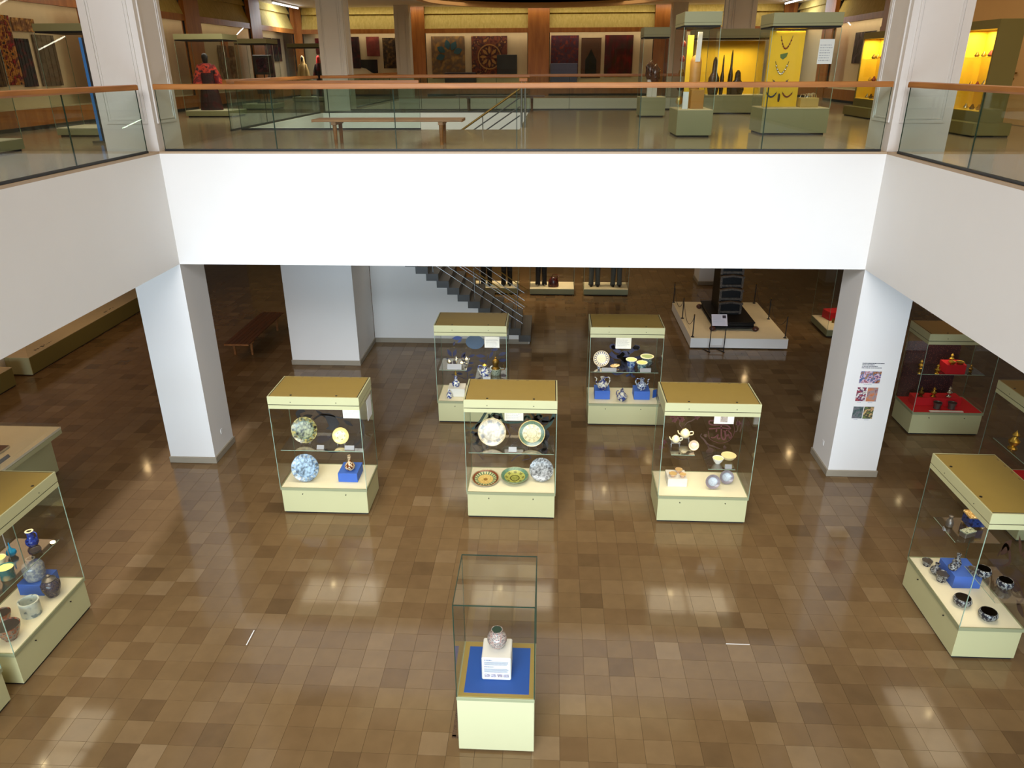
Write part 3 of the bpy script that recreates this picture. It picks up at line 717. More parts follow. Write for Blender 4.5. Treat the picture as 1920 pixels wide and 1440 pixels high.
decor(cR, YP, [('print_red', [('r', curve([(0.16, 1.30), (0.185, 1.176), (0.243, 1.118), (0.334, 1.08), (0.413, 1.074), (0.506, 1.104), (0.567, 1.174), (0.6, 1.30), (0.56, 1.44)]), 0.008), ('r', curve([(0.169, 1.338), (0.255, 1.345), (0.383, 1.357), (0.523, 1.341)]), 0.026), ('r', curve([(0.231, 1.49), (0.171, 1.489), (0.157, 1.46), (0.186, 1.421), (0.274, 1.409), (0.377, 1.42), (0.473, 1.403), (0.532, 1.341)]), 0.024),
    ('r', [(0.294, 1.346), (0.296, 1.277)], 0.024), ('r', curve([(0.219, 1.177), (0.264, 1.17), (0.304, 1.199), (0.332, 1.229), (0.329, 1.169), (0.353, 1.15), (0.377, 1.17)]), 0.022), ('r', curve([(0.364, 1.415), (0.38, 1.3), (0.391, 1.2), (0.428, 1.142), (0.461, 1.157), (0.45, 1.25), (0.441, 1.3)]), 0.026),
    ('r', curve([(0.503, 1.291), (0.54, 1.263), (0.556, 1.204), (0.534, 1.164), (0.504, 1.242), (0.486, 1.202), (0.47, 1.232)]), 0.02), ('p', blob(0.424, 1.299, 0.014, 1)), ('p', blob(0.466, 1.312, 0.014, 2)), ('p', blob(0.504, 1.306, 0.012, 3)),
    ]+[('p', leaf(cx, cz, 0.055, 0.035, a)) for cx, cz in ((-0.42, 1.49), (-0.35, 1.54), (-0.46, 1.55), (-0.30, 1.50), (-0.05, 1.55), (-0.57, 1.07), (-0.60, 0.97), (0.65, 1.45)) for a in (0, 72, 144, 216, 288)]),
    ('print_brown', [('r', curve([(0.056, 1.243), (0.044, 1.193), (0.102, 1.135), (0.181, 1.037), (0.271, 1.009), (0.381, 0.962), (0.487, 0.954)]), 0.035, 1), ('r', [(0.181, 1.037), (0.196, 0.968)], 0.02), ('p', blob(0.227, 0.92, 0.06, 11)), ('p', blob(0.466, 0.984, 0.035, 12, wob=.5)), ('p', blob(0.12, 1.214, 0.03, 13, wob=.5)), ('r', curve([(0.623, 1.527), (0.644, 1.421), (0.64, 1.304), (0.606, 1.293)]), 0.014),
    ('r', curve([(-0.055, 1.57), (-0.119, 1.489), (-0.205, 1.447), (-0.267, 1.334)]), 0.024, 1), ('r', curve([(-0.267, 1.334), (-0.327, 1.404), (-0.323, 1.465)]), 0.018), ('r', curve([(-0.405, 0.805), (-0.309, 0.755), (-0.216, 0.736), (-0.109, 0.77), (-0.024, 0.835)]), 0.01), ('r', curve([(0.70, 1.526), (0.71, 1.427), (0.69, 1.285)]), 0.03, 1)])])
lv = [((-0.47, 1.43), .11, .045, 70), ((-0.60, 1.35), .19, .08, -64), ((-0.41, 1.35), .19, .08, -112), ((-0.21, 1.29), .17, .07, -124), ((-0.15, 1.18), .16, .06, 18), ((0.01, 1.21), .22, .08, -4), ((0.07, 1.11), .18, .07, -14), ((0.30, 1.15), .19, .07, 60), ((0.34, 1.34), .17, .07, 10), ((0.5, 1.22), .2, .08, 22), ((0.5, 1.1), .2, .08, 6), ((-0.16, 1.03), .13, .05, 5), ((-0.24, 0.83), .2, .09, 32), ((-0.43, 0.79), .15, .06, -8), ((-0.15, 0.74), .12, .05, 14), ((-0.13, 0.68), .14, .05, 10), ((-0.66, 1.12), .1, .05, 10), ((-0.25, 1.13), .12, .05, 80)]
decor(cBL, 0.422, [('print_navy', [('p', leaf(c[0], c[1], l, w, a)) for c, l, w, a in lv]+[('r', curve([(-0.53, 0.752), (-0.388, 0.721), (-0.205, 0.658), (-0.181, 0.813)]), 0.012), ('r', curve([(0.107, 0.926), (0.231, 1.037), (0.275, 1.253)]), 0.01)]),
    ('print_blue', [('p', leaf(-0.49, 1.60, 0.23, 0.09, 4)), ('p', leaf(-0.38, 1.50, 0.13, 0.04, 38))]), ('print_sky', [('p', arc(0.0, 1.52, 0.20, 0, 360, 24, 0.16)[:-1])])])
decor(cBR, 0.422, [('print_navy', [('p', blob(0.05, 1.25, 0.13, 21, 18)), ('p', blob(-0.197, 1.461, 0.07, 22)), ('p', blob(0.296, 1.447, 0.07, 23)), ('p', blob(-0.22, 1.12, 0.075, 24)), ('p', blob(0.06, 0.98, 0.09, 25)), ('p', blob(0.10, 1.10, 0.09, 26)), ('r', curve([(-0.25, 1.32), (-0.165, 1.24), (-0.047, 1.23), (0.047, 1.317)]), 0.09), ('r', curve([(-0.217, 1.482), (-0.133, 1.378), (-0.033, 1.337)]), 0.08), ('r', curve([(0.356, 1.427), (0.276, 1.447), (0.203, 1.361), (0.126, 1.318)]), 0.08),
    ('r', curve([(-0.187, 0.873), (-0.085, 0.821), (0.071, 0.888), (0.061, 1.061)]), 0.05), ('r', curve([(0.117, 0.78), (0.194, 0.825), (0.211, 0.869), (0.256, 0.783), (0.317, 0.773)]), 0.05), ('r', curve([(-0.025, 1.188), (0.133, 1.19), (0.369, 1.215), (0.521, 1.302), (0.66, 1.18)]), 0.07)])])
decor(cRT, 0.388, [('print_brown', [('r', curve([(-0.1, 1.0), (0.0, 1.25), (0.15, 1.1), (0.05, 0.95)]), 0.06, 1), ('p', leaf(-0.05, 1.05, 0.35, 0.12, 70)), ('p', leaf(0.2, 0.8, 0.3, 0.12, 20)), ('p', leaf(0.45, 0.75, 0.25, 0.1, -30)), ('r', curve([(0.2, 0.7), (0.35, 0.95), (0.55, 0.85), (0.5, 0.7)]), 0.03), ('p', leaf(0.3, 1.3, 0.3, 0.06, 60)), ('p', leaf(0.3, 1.3, 0.3, 0.06, 20)), ('p', leaf(0.3, 1.3, 0.25, 0.06, 120)), ('p', leaf(0.0, 0.65, 0.3, 0.1, 10))])])
BX('backcloth', 'maroon_dots', -0.68, 0.40, 0.385, 0.40, 0.5, 1.75, cRED, label='dark maroon spangled backdrop')

# ------------------------------------------------------------------ exhibits
def ex(name, prof, material, loc, label, cat, group=None, seg=28, sx=1, sy=1, rot=None):
    m = MB(); m.lathe(prof, seg, (0, 0, 0), sx, sy, open_end=prof[-1][0] > 0.004)
    o = m.build(name, material, None, loc, rot)
    return tag(o, label, cat, group)
def handle(o, material, pts, r=0.008, name='handle'):
    m = MB(); m.tube([Vector((p[0], 0, p[1])) for p in curve(pts, 5)], r, 8); return m.build(name, material, o)
def plate_prof(R, d=0.035):
    return [(R*0.45, 0), (R*0.5, 0.006), (R*0.75, d*0.45), (R, d), (R*0.99, d+0.005), (R*0.72, d*0.55), (R*0.5, 0.014), (0.001, 0.012)]
def plate_up(R, loc, material, label, group, tilt=72, rz=0, d=0.03):
    """dish standing on edge, leaning back, face to local -y"""
    t = math.radians(tilt)
    m = MB(); m.lathe(plate_prof(R, d), 40, (0, 0, 0)); m.v = [(a, b, c) for a, b, c in m.v]
    o = m.build('plate', material, None, (loc[0], loc[1], loc[2]+R*math.sin(t)+0.004), (t, 0, rz))
    return tag(o, label, 'plate', group)
def easel(loc, w, label, rz=0):
    m = MB()
    for s in (-1, 1):
        m.tube([(s*w, -0.05, 0.035), (s*w, -0.055, 0.004), (s*w, 0.09, 0.004), (s*w*0.6, 0.05, 0.16)], 0.005, 6)
    m.tube([(-w, 0.09, 0.004), (w, 0.09, 0.004)], 0.005, 6)
    o = m.build('plate_stand', 'acrylic_white', None, loc, (0, 0, rz)); return tag(o, label, 'stand', 'clear stands under the plates')
def block(loc, w, d, h, material, label, rz=0):
    o = MB().box(-w/2, w/2, -d/2, d/2, 0, h).build('display_block', material, None, loc, (0, 0, rz), bevel=0.003)
    return tag(o, label, 'block', 'display blocks in the showcases')
def tag_card(loc, w, h, label, rz=0):
    m = MB(); m.prism([(-h*0.4, 0), (h*0.4, 0), (h*0.28, h), (h*0.18, h)], -w/2, w/2, 'X')
    o = m.build('caption_card', 'acrylic_white', None, loc, (0, 0, rz)); return tag(o, label, 'card', 'small caption cards in the showcases')

def bw(name, white, blue, scale=30, kind='noise'):
    return pattern(name, [white, white, blue, blue], scale, kind, 0.18, coat=0.3)
# --- left front case
plate_mat('dish_blackflower', [(0, (112, 116, 88)), (0.62, (84, 98, 80)), (0.70, (104, 108, 84)), (0.93, (140, 132, 84))], 0.22, (0.72, 0.92, (132, 122, 66)), 13, 0.95, 24)
plate_mat('dish_cream', [(0, (226, 208, 140)), (0.3, (232, 216, 160)), (0.62, (216, 196, 128)), (0.95, (200, 180, 110))], 0.14, (0.4, 0.55, (150, 146, 96)), 5, 0.12, 30)
plate_mat('dish_blueflower', [(0, (142, 164, 184)), (0.64, (118, 146, 176)), (0.70, (166, 176, 178)), (0.95, (122, 140, 158))], 0.24, (0.73, 0.93, (124, 148, 176)), 17, 0.75, 22)
plate_up(0.225, (-3.499, -1.20, 1.146), 'dish_blackflower', 'plate with black and green floral glaze on the shelf of the left front showcase', 'plates in the front showcases')
easel((-3.499, -1.20, 1.13), 0.075, 'clear stand under the black floral plate')
plate_up(0.142, (-2.88, -1.23, 1.146), 'dish_cream', 'small cream yellow plate on the shelf of the left front showcase', 'plates in the front showcases')
easel((-2.88, -1.23, 1.13), 0.06, 'clear stand under the small cream plate')
plate_up(0.24, (-3.51, -1.36, 0.5), 'dish_blueflower', 'large blue and white floral plate leaning on the floor of the left front showcase', 'plates in the front showcases', 68)
block((-2.78, -1.23, 0.5), 0.33, 0.40, 0.165, 'blue_paint', 'blue block carrying a dark glass bottle')
b = ex('bottle', [(0.03, 0), (0.045, 0.004), (0.085, 0.05), (0.088, 0.09), (0.06, 0.135), (0.028, 0.165), (0.022, 0.21), (0.03, 0.26), (0.03, 0.275), (0.018, 0.27)], pattern('amber_lustre', [(40, 16, 6), (120, 60, 20), (226, 200, 160), (60, 20, 8)], 22, 'noise', 0.08), (-2.76, -1.30, 0.665), 'dark brown long-necked bottle with white swirls on a blue block', 'bottle')
tag_card((-3.19, -1.42, 1.13), 0.12, 0.06, 'grey caption card beside the black floral plate')
tag_card((-2.70, -1.42, 1.13), 0.16, 0.06, 'grey caption card beside the small cream plate')
# --- centre case
plate_mat('dish_white', [(0, (176, 168, 152)), (0.35, (182, 174, 158)), (0.6, (166, 158, 142)), (0.72, (180, 172, 154)), (0.92, (174, 160, 128))], 0.23, (0.66, 0.86, (136, 136, 136)), 7, 0.32, 22)
plate_mat('dish_medallion', [(0, (184, 170, 128)), (0.36, (120, 116, 80)), (0.39, (190, 178, 138)), (0.70, (84, 104, 84)), (0.94, (176, 156, 104))], 0.22, (0.44, 0.66, (164, 152, 112)), 10, 0.25, 50)
plate_mat('dish_tan', [(0, (150, 110, 50)), (0.15, (214, 180, 104)), (0.55, (92, 116, 80)), (0.8, (120, 62, 34)), (0.93, (176, 160, 120))], 0.235, (0.58, 0.78, (206, 196, 140)), 22, 0.3, 60)
plate_mat('dish_green', [(0, (150, 150, 70)), (0.28, (96, 92, 40)), (0.36, (176, 174, 86)), (0.75, (92, 128, 104)), (0.95, (140, 150, 110))], 0.235, (0.5, 0.68, (120, 116, 56)), 8, 0.25, 40)
plate_mat('dish_script', [(0, (150, 148, 146)), (0.9, (150, 150, 146))], 0.20, None, 0, 0.8, 34)
plate_up(0.235, (-0.331, -1.21, 1.169), 'dish_white', 'big white plate on the shelf of the middle front showcase', 'plates in the front showcases')
easel((-0.331, -1.21, 1.153), 0.07, 'clear stand under the big white plate')
plate_up(0.222, (0.33, -1.21, 1.169), 'dish_medallion', 'green-bordered plate with a ring of medallions on the middle shelf', 'plates in the front showcases')
easel((0.33, -1.21, 1.153), 0.07, 'clear stand under the medallion plate')
o = MB().lathe(plate_prof(0.235, 0.05), 44).build('plate', 'dish_tan', None, (-0.45, -1.27, 0.508), (math.radians(8), 0, 0)); tag(o, 'wide tan and green dish lying at the left of the middle showcase floor', 'plate', 'plates in the front showcases')
o = MB().lathe([(0.09, 0), (0.10, 0.01), (0.18, 0.04), (0.235, 0.085), (0.232, 0.092), (0.16, 0.052), (0.09, 0.026), (0.001, 0.022)], 44).build('bowl', 'dish_green', None, (0.045, -1.22, 0.505), (math.radians(6), 0, 0)); tag(o, 'wide green bowl at the centre of the middle showcase floor', 'bowl')
plate_up(0.205, (0.50, -1.20, 0.5), 'dish_script', 'grey silvery plate with lettering leaning at the right of the middle showcase floor', 'plates in the front showcases', 66, -0.12)
tag_card((0.02, -1.42, 1.153), 0.13, 0.07, 'grey caption card between the two upper plates')
# --- right case
ivory = mat('ivory_glaze', (236, 220, 176), 0.25, noise=0.08, nscale=20, coat=0.3)
def teapot(loc, label, k=1.0, m='ivory_glaze', rz=0):
    o = ex('teapot', [(0.05*k, 0), (0.06*k, 0.004), (0.082*k, 0.05*k), (0.078*k, 0.09*k), (0.058*k, 0.112*k), (0.05*k, 0.128*k), (0.045*k, 0.126*k), (0.001, 0.122*k)], m, loc, label, 'teapot', 'pale teapots on the shelf', rot=(0, 0, rz))
    handle(o, m, [(0.075*k, 0.095*k), (0.125*k, 0.10*k), (0.13*k, 0.05*k), (0.078*k, 0.035*k)], 0.009*k)
    handle(o, m, [(-0.07*k, 0.04*k), (-0.11*k, 0.07*k), (-0.125*k, 0.115*k)], 0.011*k, 'spout')
    x = MB().lathe([(0.048*k, 0.124*k), (0.03*k, 0.14*k), (0.01*k, 0.145*k), (0.012*k, 0.158*k), (0.001, 0.16*k)], 20); x.build('lid', m, o)
    return o
for xx, yy, n in ((2.90, -0.95, 'larger'), (2.715, -1.14, 'smaller')):
    st = MB()
    for q in (-1, 1): st.tube([(q*0.06, 0, 0.07), (q*0.07, -0.04, 0)], 0.005, 6); st.tube([(q*0.06, 0, 0.07), (q*0.07, 0.04, 0)], 0.005, 6)
    st.box(-0.07, 0.07, -0.05, 0.05, 0.068, 0.075)
    tag(st.build('riser', 'acrylic_white', None, (xx, yy, 1.161)), 'clear riser under the %s ivory teapot' % n, 'stand', 'clear risers')
teapot((2.90, -0.95, 1.236), 'larger ivory teapot on a clear riser in the right front showcase', 1.0)
teapot((2.715, -1.14, 1.236), 'smaller ivory teapot on a clear riser in the right front showcase', 0.82)
plate_mat('saucer_pink', [(0, (240, 206, 160)), (0.5, (206, 170, 150)), (0.7, (244, 214, 170)), (0.9, (220, 190, 160))], 0.085, None, 0, 0.12)
plate_mat('saucer_lilac', [(0, (170, 172, 176)), (0.5, (156, 162, 168)), (0.62, (134, 122, 126)), (0.95, (152, 140, 142))], 0.12, None, 0, 0.15)
plate_up(0.085, (2.99, -1.26, 1.161), 'saucer_pink', 'tiny peach dish standing beside the ivory teapots', 'plates in the front showcases')
yb = mat('yellow_bowl', (208, 188, 138), 0.3, noise=0.05)
def cup(loc, r, h, m_out, label, cat='bowl', group=None, inner=None, foot=0.45):
    o = ex('bowl', [(r*foot, 0), (r*foot, 0.008), (r*0.72, h*0.35), (r*0.93, h*0.75), (r, h), (r*0.97, h), (r*0.9, h*0.92)], m_out, loc, label, cat, group)
    x = MB().lathe([(r*0.905, h*0.93), (r*0.66, h*0.38), (r*0.4, 0.016), (0.001, 0.014), (0.001, 0.012), (r*0.4, 0.012), (r*0.7, h*0.36), (r*0.92, h*0.92)], 28); x.build('inside', inner or m_out, o)
    return o
cup((3.42, -1.24, 0.908), 0.09, 0.10, 'white_block', 'small white footed bowl with yellow inside on the low right shelf', inner=yb)
cup((3.62, -1.12, 0.908), 0.125, 0.09, yb, 'wide yellow bowl on the low right shelf', inner=yb, foot=0.3)
tag_card((3.56, -1.40, 0.908), 0.11, 0.06, 'grey caption card below the yellow bowl')
block((2.77, -1.19, 0.5), 0.32, 0.32, 0.145, 'white_block', 'white block carrying three little bowls')
ws = pattern('rose_glaze', [(236, 214, 180), (200, 140, 90), (236, 220, 190)], 40, 'noise', 0.25)
for (x, y, r, lab) in ((2.70, -1.25, 0.068, 'front left little bowl on the white block'), (2.82, -1.11, 0.062, 'rear little bowl on the white block'), (2.86, -1.27, 0.056, 'front right little bowl on the white block')):
    cup((x, y, 0.645), r, 0.06, ws, lab, group='little bowls on the white block', inner=mat('tan_glaze', (206, 170, 110), 0.3))
plate_up(0.122, (3.345, -1.35, 0.5), 'saucer_lilac', 'lilac saucer standing nearer the glass in the right front showcase', 'plates in the front showcases', 70)
plate_up(0.118, (3.61, -1.18, 0.5), 'saucer_lilac', 'lilac saucer standing behind its twin in the right front showcase', 'plates in the front showcases', 70)
# --- rear left case
bwm = bw('blue_white', (226, 222, 206), (40, 60, 130), 26)
bwd = bw('blue_white_dark', (190, 196, 200), (34, 48, 104), 34)
for (x, y, h, lab) in ((-1.52, 2.37, 0.15, 'silver cup at the left end of the rear shelf'), (-1.365, 2.41, 0.19, 'tall silver cruet second on the rear shelf'), (-1.25, 2.35, 0.12, 'short silver cup third on the rear shelf'), (-1.16, 2.50, 0.16, 'silver handled cup at the right end of the rear shelf')):
    o = ex('silver_cup', [(0.03, 0), (0.032, 0.006), (0.012, 0.02), (0.014, h*0.35), (0.045, h*0.5), (0.05, h*0.65), (0.03, h*0.8), (0.018, h*0.86), (0.012, h), (0.001, h+0.004)], 'silver', (x, y, 1.14), lab, 'cup', 'silver vessels on the rear shelf')
    handle(o, 'silver', [(0.045, h*0.55), (0.075, h*0.62), (0.05, h*0.8)], 0.005); handle(o, 'silver', [(-0.045, h*0.5), (-0.07, h*0.62), (-0.075, h*0.8)], 0.006, 'spout')
tag_card((-1.38, 2.18, 1.14), 0.30, 0.10, 'long caption card below the silver vessels')
def ewer(loc, h, m, label, group=None, spout=True, lid=None, rz=0):
    r = h*0.36
    o = ex('ewer', [(r*0.55, 0), (r*0.6, 0.006), (r*0.92, h*0.2), (r, h*0.36), (r*0.8, h*0.52), (r*0.42, h*0.64), (r*0.36, h*0.76), (r*0.5, h*0.88), (r*0.42, h*0.88)], m, loc, label, 'ewer', group, rot=(0, 0, rz))
    handle(o, m, [(-r*0.4, h*0.82), (-r*1.1, h*0.86), (-r*1.25, h*0.6), (-r*0.95, h*0.36)], 0.012)
    if spout: handle(o, m, [(r*0.9, h*0.32), (r*1.25, h*0.5), (r*1.15, h*0.75), (r*1.5, h*0.86)], 0.012, 'spout')
    if lid: MB().lathe([(r*0.48, h*0.88), (r*0.46, h*0.92), (r*0.2, h*0.97), (r*0.08, h), (0.001, h*1.02)], 20).build('lid', lid, o)
    return o
ewer((-0.75, 2.25, 0.934), 0.30, bwm, 'white teapot with blue medallions and long spout on the rear low shelf', lid='brass')
o = ex('burner', [(0.10, 0), (0.105, 0.01), (0.115, 0.07), (0.12, 0.13), (0.10, 0.135), (0.09, 0.12)], pattern('green_marble', [(90, 100, 84), (150, 156, 136), (60, 72, 60)], 30), (-0.53, 2.42, 0.934), 'grey green pot with a brass domed lid on the rear low shelf', 'burner')
MB().lathe([(0.09, 0.13), (0.075, 0.16), (0.05, 0.175), (0.06, 0.22), (0.078, 0.27), (0.07, 0.32), (0.04, 0.345), (0.02, 0.36), (0.028, 0.385), (0.001, 0.40)], 24).build('lid', 'dark_brass', o)
handle(o, 'dark_brass', [(0.115, 0.10), (0.19, 0.12), (0.17, 0.22)], 0.01)
tag_card((-0.70, 2.14, 0.934), 0.16, 0.05, 'grey caption card below the blue medallion teapot')
block((-1.36, 2.33, 0.5), 0.36, 0.32, 0.18, 'white_block', 'cream block carrying a blue and white bottle')
o = ex('bottle', [(0.055, 0), (0.06, 0.006), (0.085, 0.05), (0.08, 0.1), (0.04, 0.14), (0.03, 0.17), (0.038, 0.2), (0.036, 0.225), (0.018, 0.235), (0.016, 0.26)], bwm, (-1.38, 2.32, 0.68), 'blue and white bottle with a tall brass stopper on the cream block', 'bottle')
MB().lathe([(0.018, 0.255), (0.016, 0.28), (0.028, 0.3), (0.01, 0.32), (0.012, 0.36), (0.02, 0.375), (0.001, 0.4)], 16).build('stopper', 'brass', o)
for (x, y, lab) in ((-1.50, 2.10, 'small blue and white lidded jar left of the cream block'), (-1.10, 2.08, 'small blue and white lidded jar right of the cream block')):
    o = ex('jar', [(0.04, 0), (0.045, 0.005), (0.065, 0.05), (0.06, 0.09), (0.04, 0.115), (0.035, 0.118)], bwm, (x, y, 0.5), lab, 'jar', 'small jars on the rear case floor')
    MB().lathe([(0.044, 0.115), (0.03, 0.145), (0.012, 0.155), (0.014, 0.18), (0.001, 0.2)], 16).build('lid', bwm, o)
# --- rear right case
plate_mat('dish_hebrew', [(0, (232, 214, 178)), (0.55, (226, 208, 176)), (0.6, (70, 76, 110)), (0.64, (232, 216, 182)), (0.88, (60, 66, 104)), (0.93, (228, 210, 178))], 0.165, (0.66, 0.86, (96, 98, 120)), 18, 0.25, 80)
plate_up(0.17, (1.70, 2.45, 1.146), 'dish_hebrew', 'cream plate with dark lettered rim at the left of the rear right shelf', 'plates in the rear showcases')
cup((1.64, 2.25, 1.146), 0.035, 0.06, bwd, 'tiny blue cup below the cream lettered plate', 'cup')
o = ex('oval_tray', plate_prof(0.10, 0.02), pattern('gilt', [(226, 196, 130), (150, 110, 50), (230, 204, 150)], 40), (1.99, 2.40, 1.165), 'gilt oval tray on the rear right shelf', 'tray', sx=1.0, sy=0.45, rot=(math.radians(35), math.radians(-8), 0))
cream_in = mat('cream_inside', (206, 196, 124), 0.35)
green_in = mat('green_inside', (150, 164, 110), 0.35)
bwp = bw('blue_pot', (150, 172, 190), (36, 70, 140), 22)
def rimpot(loc, r, h, m, inner, label):
    o = ex('pot', [(r*0.6, 0), (r*0.62, 0.01), (r*0.8, h*0.25), (r*0.82, h*0.8), (r*0.95, h*0.92), (r, h), (r*0.97, h+0.006), (r*0.86, h+0.002)], m, loc, label, 'pot', 'cream-rimmed pots on the rear right shelf')
    MB().lathe([(r*1.01, h-0.006), (r*1.02, h+0.008), (r*0.84, h+0.009), (r*0.84, h-0.006)], 28).build('rim', mat('cream_rim', (232, 222, 180), 0.3), o)
    MB().lathe([(r*0.84, h-0.002), (r*0.7, h*0.4), (r*0.6, 0.03), (0.001, 0.03), (0.001, 0.028), (r*0.61, 0.028), (r*0.72, h*0.4), (r*0.855, h-0.004)], 28).build('inside', inner, o)
rimpot((2.33, 2.43, 1.146), 0.115, 0.16, bwp, cream_in, 'blue flowered pot with cream rim, left of three on the shelf')
rimpot((2.535, 2.29, 1.146), 0.112, 0.15, bw('green_blue_pot', (160, 184, 176), (60, 96, 110), 28), cream_in, 'pale blue green pot with cream rim, front of three on the shelf')
rimpot((2.67, 2.55, 1.146), 0.14, 0.19, bw('grey_pot', (150, 160, 150), (80, 96, 96), 24), green_in, 'largest pot with green inside, rear of three on the shelf')
tag_card((2.60, 2.16, 1.146), 0.22, 0.07, 'grey caption card below the three pots'); tag_card((1.85, 2.16, 1.146), 0.30, 0.07, 'grey caption card below the cream lettered plate')
block((1.735, 2.33, 0.5), 0.32, 0.34, 0.19, 'blue_paint', 'left blue block in the rear right showcase'); block((2.565, 2.34, 0.5), 0.33, 0.34, 0.19, 'blue_paint', 'right blue block in the rear right showcase')
bwe = bw('cream_blue', (214, 206, 186), (44, 52, 110), 16)
ewer((1.74, 2.26, 0.69), 0.32, bwe, 'cream and blue ewer with handle on the left blue block', rz=PI)
ewer((2.56, 2.27, 0.69), 0.29, bwd, 'dark blue ewer on the right blue block')
o = ex('jug', [(0.06, 0), (0.065, 0.006), (0.105, 0.06), (0.11, 0.11), (0.075, 0.165), (0.04, 0.19), (0.036, 0.22), (0.045, 0.25), (0.035, 0.25)], bwe, (2.14, 2.12, 0.5), 'round white jug with a blue roundel between the blue blocks', 'jug')
handle(o, bwe, [(-0.04, 0.235), (-0.11, 0.21), (-0.115, 0.13)], 0.01); handle(o, bwe, [(-0.02, 0.25), (0.0, 0.285), (0.03, 0.25)], 0.008)
m = MB(); m.cyl(0, 0, 0, 0.004, 0.03, 16); m.build('roundel', 'print_blue', o, (0.035, -0.102, 0.09), (PI/2, 0, 0.3))
tag(MB().box(-0.05, 0.05, -0.003, 0.003, 0, 0.18).build('caption_card', 'blue_mat', None, (2.845, 2.30, 0.5), (0, 0, 0.6)), 'small blue card standing at the right end of the rear right case', 'card')

# --- left parapet case (x is depth, y along)
block((-6.27, -4.36, 0.5), 0.34, 0.34, 0.175, 'blue_paint', 'blue block in the left parapet showcase')
gb = bw('grey_bottle', (160, 160, 154), (122, 126, 138), 26)
o = ex('bottle', [(0.10, 0), (0.115, 0.006), (0.135, 0.08), (0.135, 0.2), (0.11, 0.245), (0.055, 0.27), (0.05, 0.30), (0.06, 0.315), (0.04, 0.315)], gb, (-6.27, -4.38, 0.675), 'large grey square-shouldered bottle on the blue block', 'bottle')
lj = pattern('dark_jar', [(40, 36, 44), (84, 72, 70), (30, 36, 66), (120, 104, 90)], 24, 'noise', 0.2)
o = ex('jar', [(0.065, 0), (0.07, 0.006), (0.115, 0.12), (0.12, 0.19), (0.085, 0.245), (0.07, 0.255), (0.06, 0.25)], lj, (-5.99, -4.51, 0.5), 'dark blue brown lidded jar right of the blue block', 'jar')
MB().lathe([(0.075, 0.25), (0.085, 0.265), (0.05, 0.295), (0.02, 0.305), (0.03, 0.325), (0.001, 0.345)], 20).build('lid', mat('pewter', (110, 104, 98), 0.35, metal=0.7), o)
o = ex('pot', [(0.115, 0), (0.12, 0.008), (0.118, 0.2), (0.124, 0.215), (0.105, 0.215), (0.1, 0.2), (0.1, 0.03), (0.001, 0.03)], pattern('celadon', [(200, 204, 190), (200, 204, 190), (190, 196, 186), (110, 124, 130)], 14, 'noise', 0.3), (-6.04, -4.88, 0.5), 'pale celadon cylinder pot at the front of the left parapet case', 'pot')
rd = pattern('rust_glaze', [(60, 36, 28), (150, 84, 56), (120, 110, 96), (84, 50, 40)], 18, 'noise', 0.25)
cup((-6.01, -5.33, 0.5), 0.145, 0.21, rd, 'rust and grey bowl at the near end of the left parapet case', inner=mat('dark_inside', (40, 34, 30), 0.4))
cup((-6.28, -5.07, 0.5), 0.11, 0.17, rd, 'rust brown bowl behind the larger rust bowl', inner='dark_inside')
jb = pattern('cobalt', [(20, 34, 96), (34, 60, 150), (16, 22, 70)], 20, 'noise', 0.12)
o = ex('jug', [(0.05, 0), (0.055, 0.005), (0.08, 0.05), (0.075, 0.095), (0.042, 0.13), (0.04, 0.19), (0.055, 0.225), (0.042, 0.225), (0.03, 0.19)], jb, (-6.23, -4.31, 1.15), 'cobalt blue jug on the glass shelf of the left parapet case', 'jug')
handle(o, jb, [(0.045, 0.215), (0.09, 0.2), (0.085, 0.12), (0.07, 0.08)], 0.008); MB().lathe([(0.05, 0.218), (0.052, 0.228), (0.03, 0.228), (0.03, 0.218)], 20).build('rim', 'cream_rim', o)
tq = mat('turquoise', (10, 120, 170), 0.15, noise=0.2, nscale=30)
ex('bottle', [(0.03, 0), (0.035, 0.004), (0.062, 0.045), (0.055, 0.08), (0.02, 0.11), (0.01, 0.14), (0.008, 0.2), (0.001, 0.2)], tq, (-6.36, -4.54, 1.15), 'turquoise drop-shaped bottle on the glass shelf', 'bottle')
cup((-6.09, -4.46, 1.15), 0.07, 0.05, 'dark_inside', 'low black dish on the glass shelf of the left parapet case')
cup((-6.36, -4.76, 1.15), 0.085, 0.13, 'cream_rim', 'cream beaker on the glass shelf at the left edge', 'beaker', inner=cream_in)
cup((-6.11, -4.98, 1.15), 0.10, 0.16, pattern('teal_drip', [(50, 110, 110), (60, 100, 96), (150, 130, 90)], 8, 'noise', 0.25), 'teal beaker with cream rim on the glass shelf', 'beaker', inner=cream_in, foot=0.8)
tag(MB().tube([(0, 0, 0), (0, 0, 0.42)], 0.006, 8).build('glass_rod', 'acrylic_white', None, (-6.33, -4.62, 1.15), (0, 0, 0)), 'upright clear rod on the shelf of the left parapet case', 'rod')
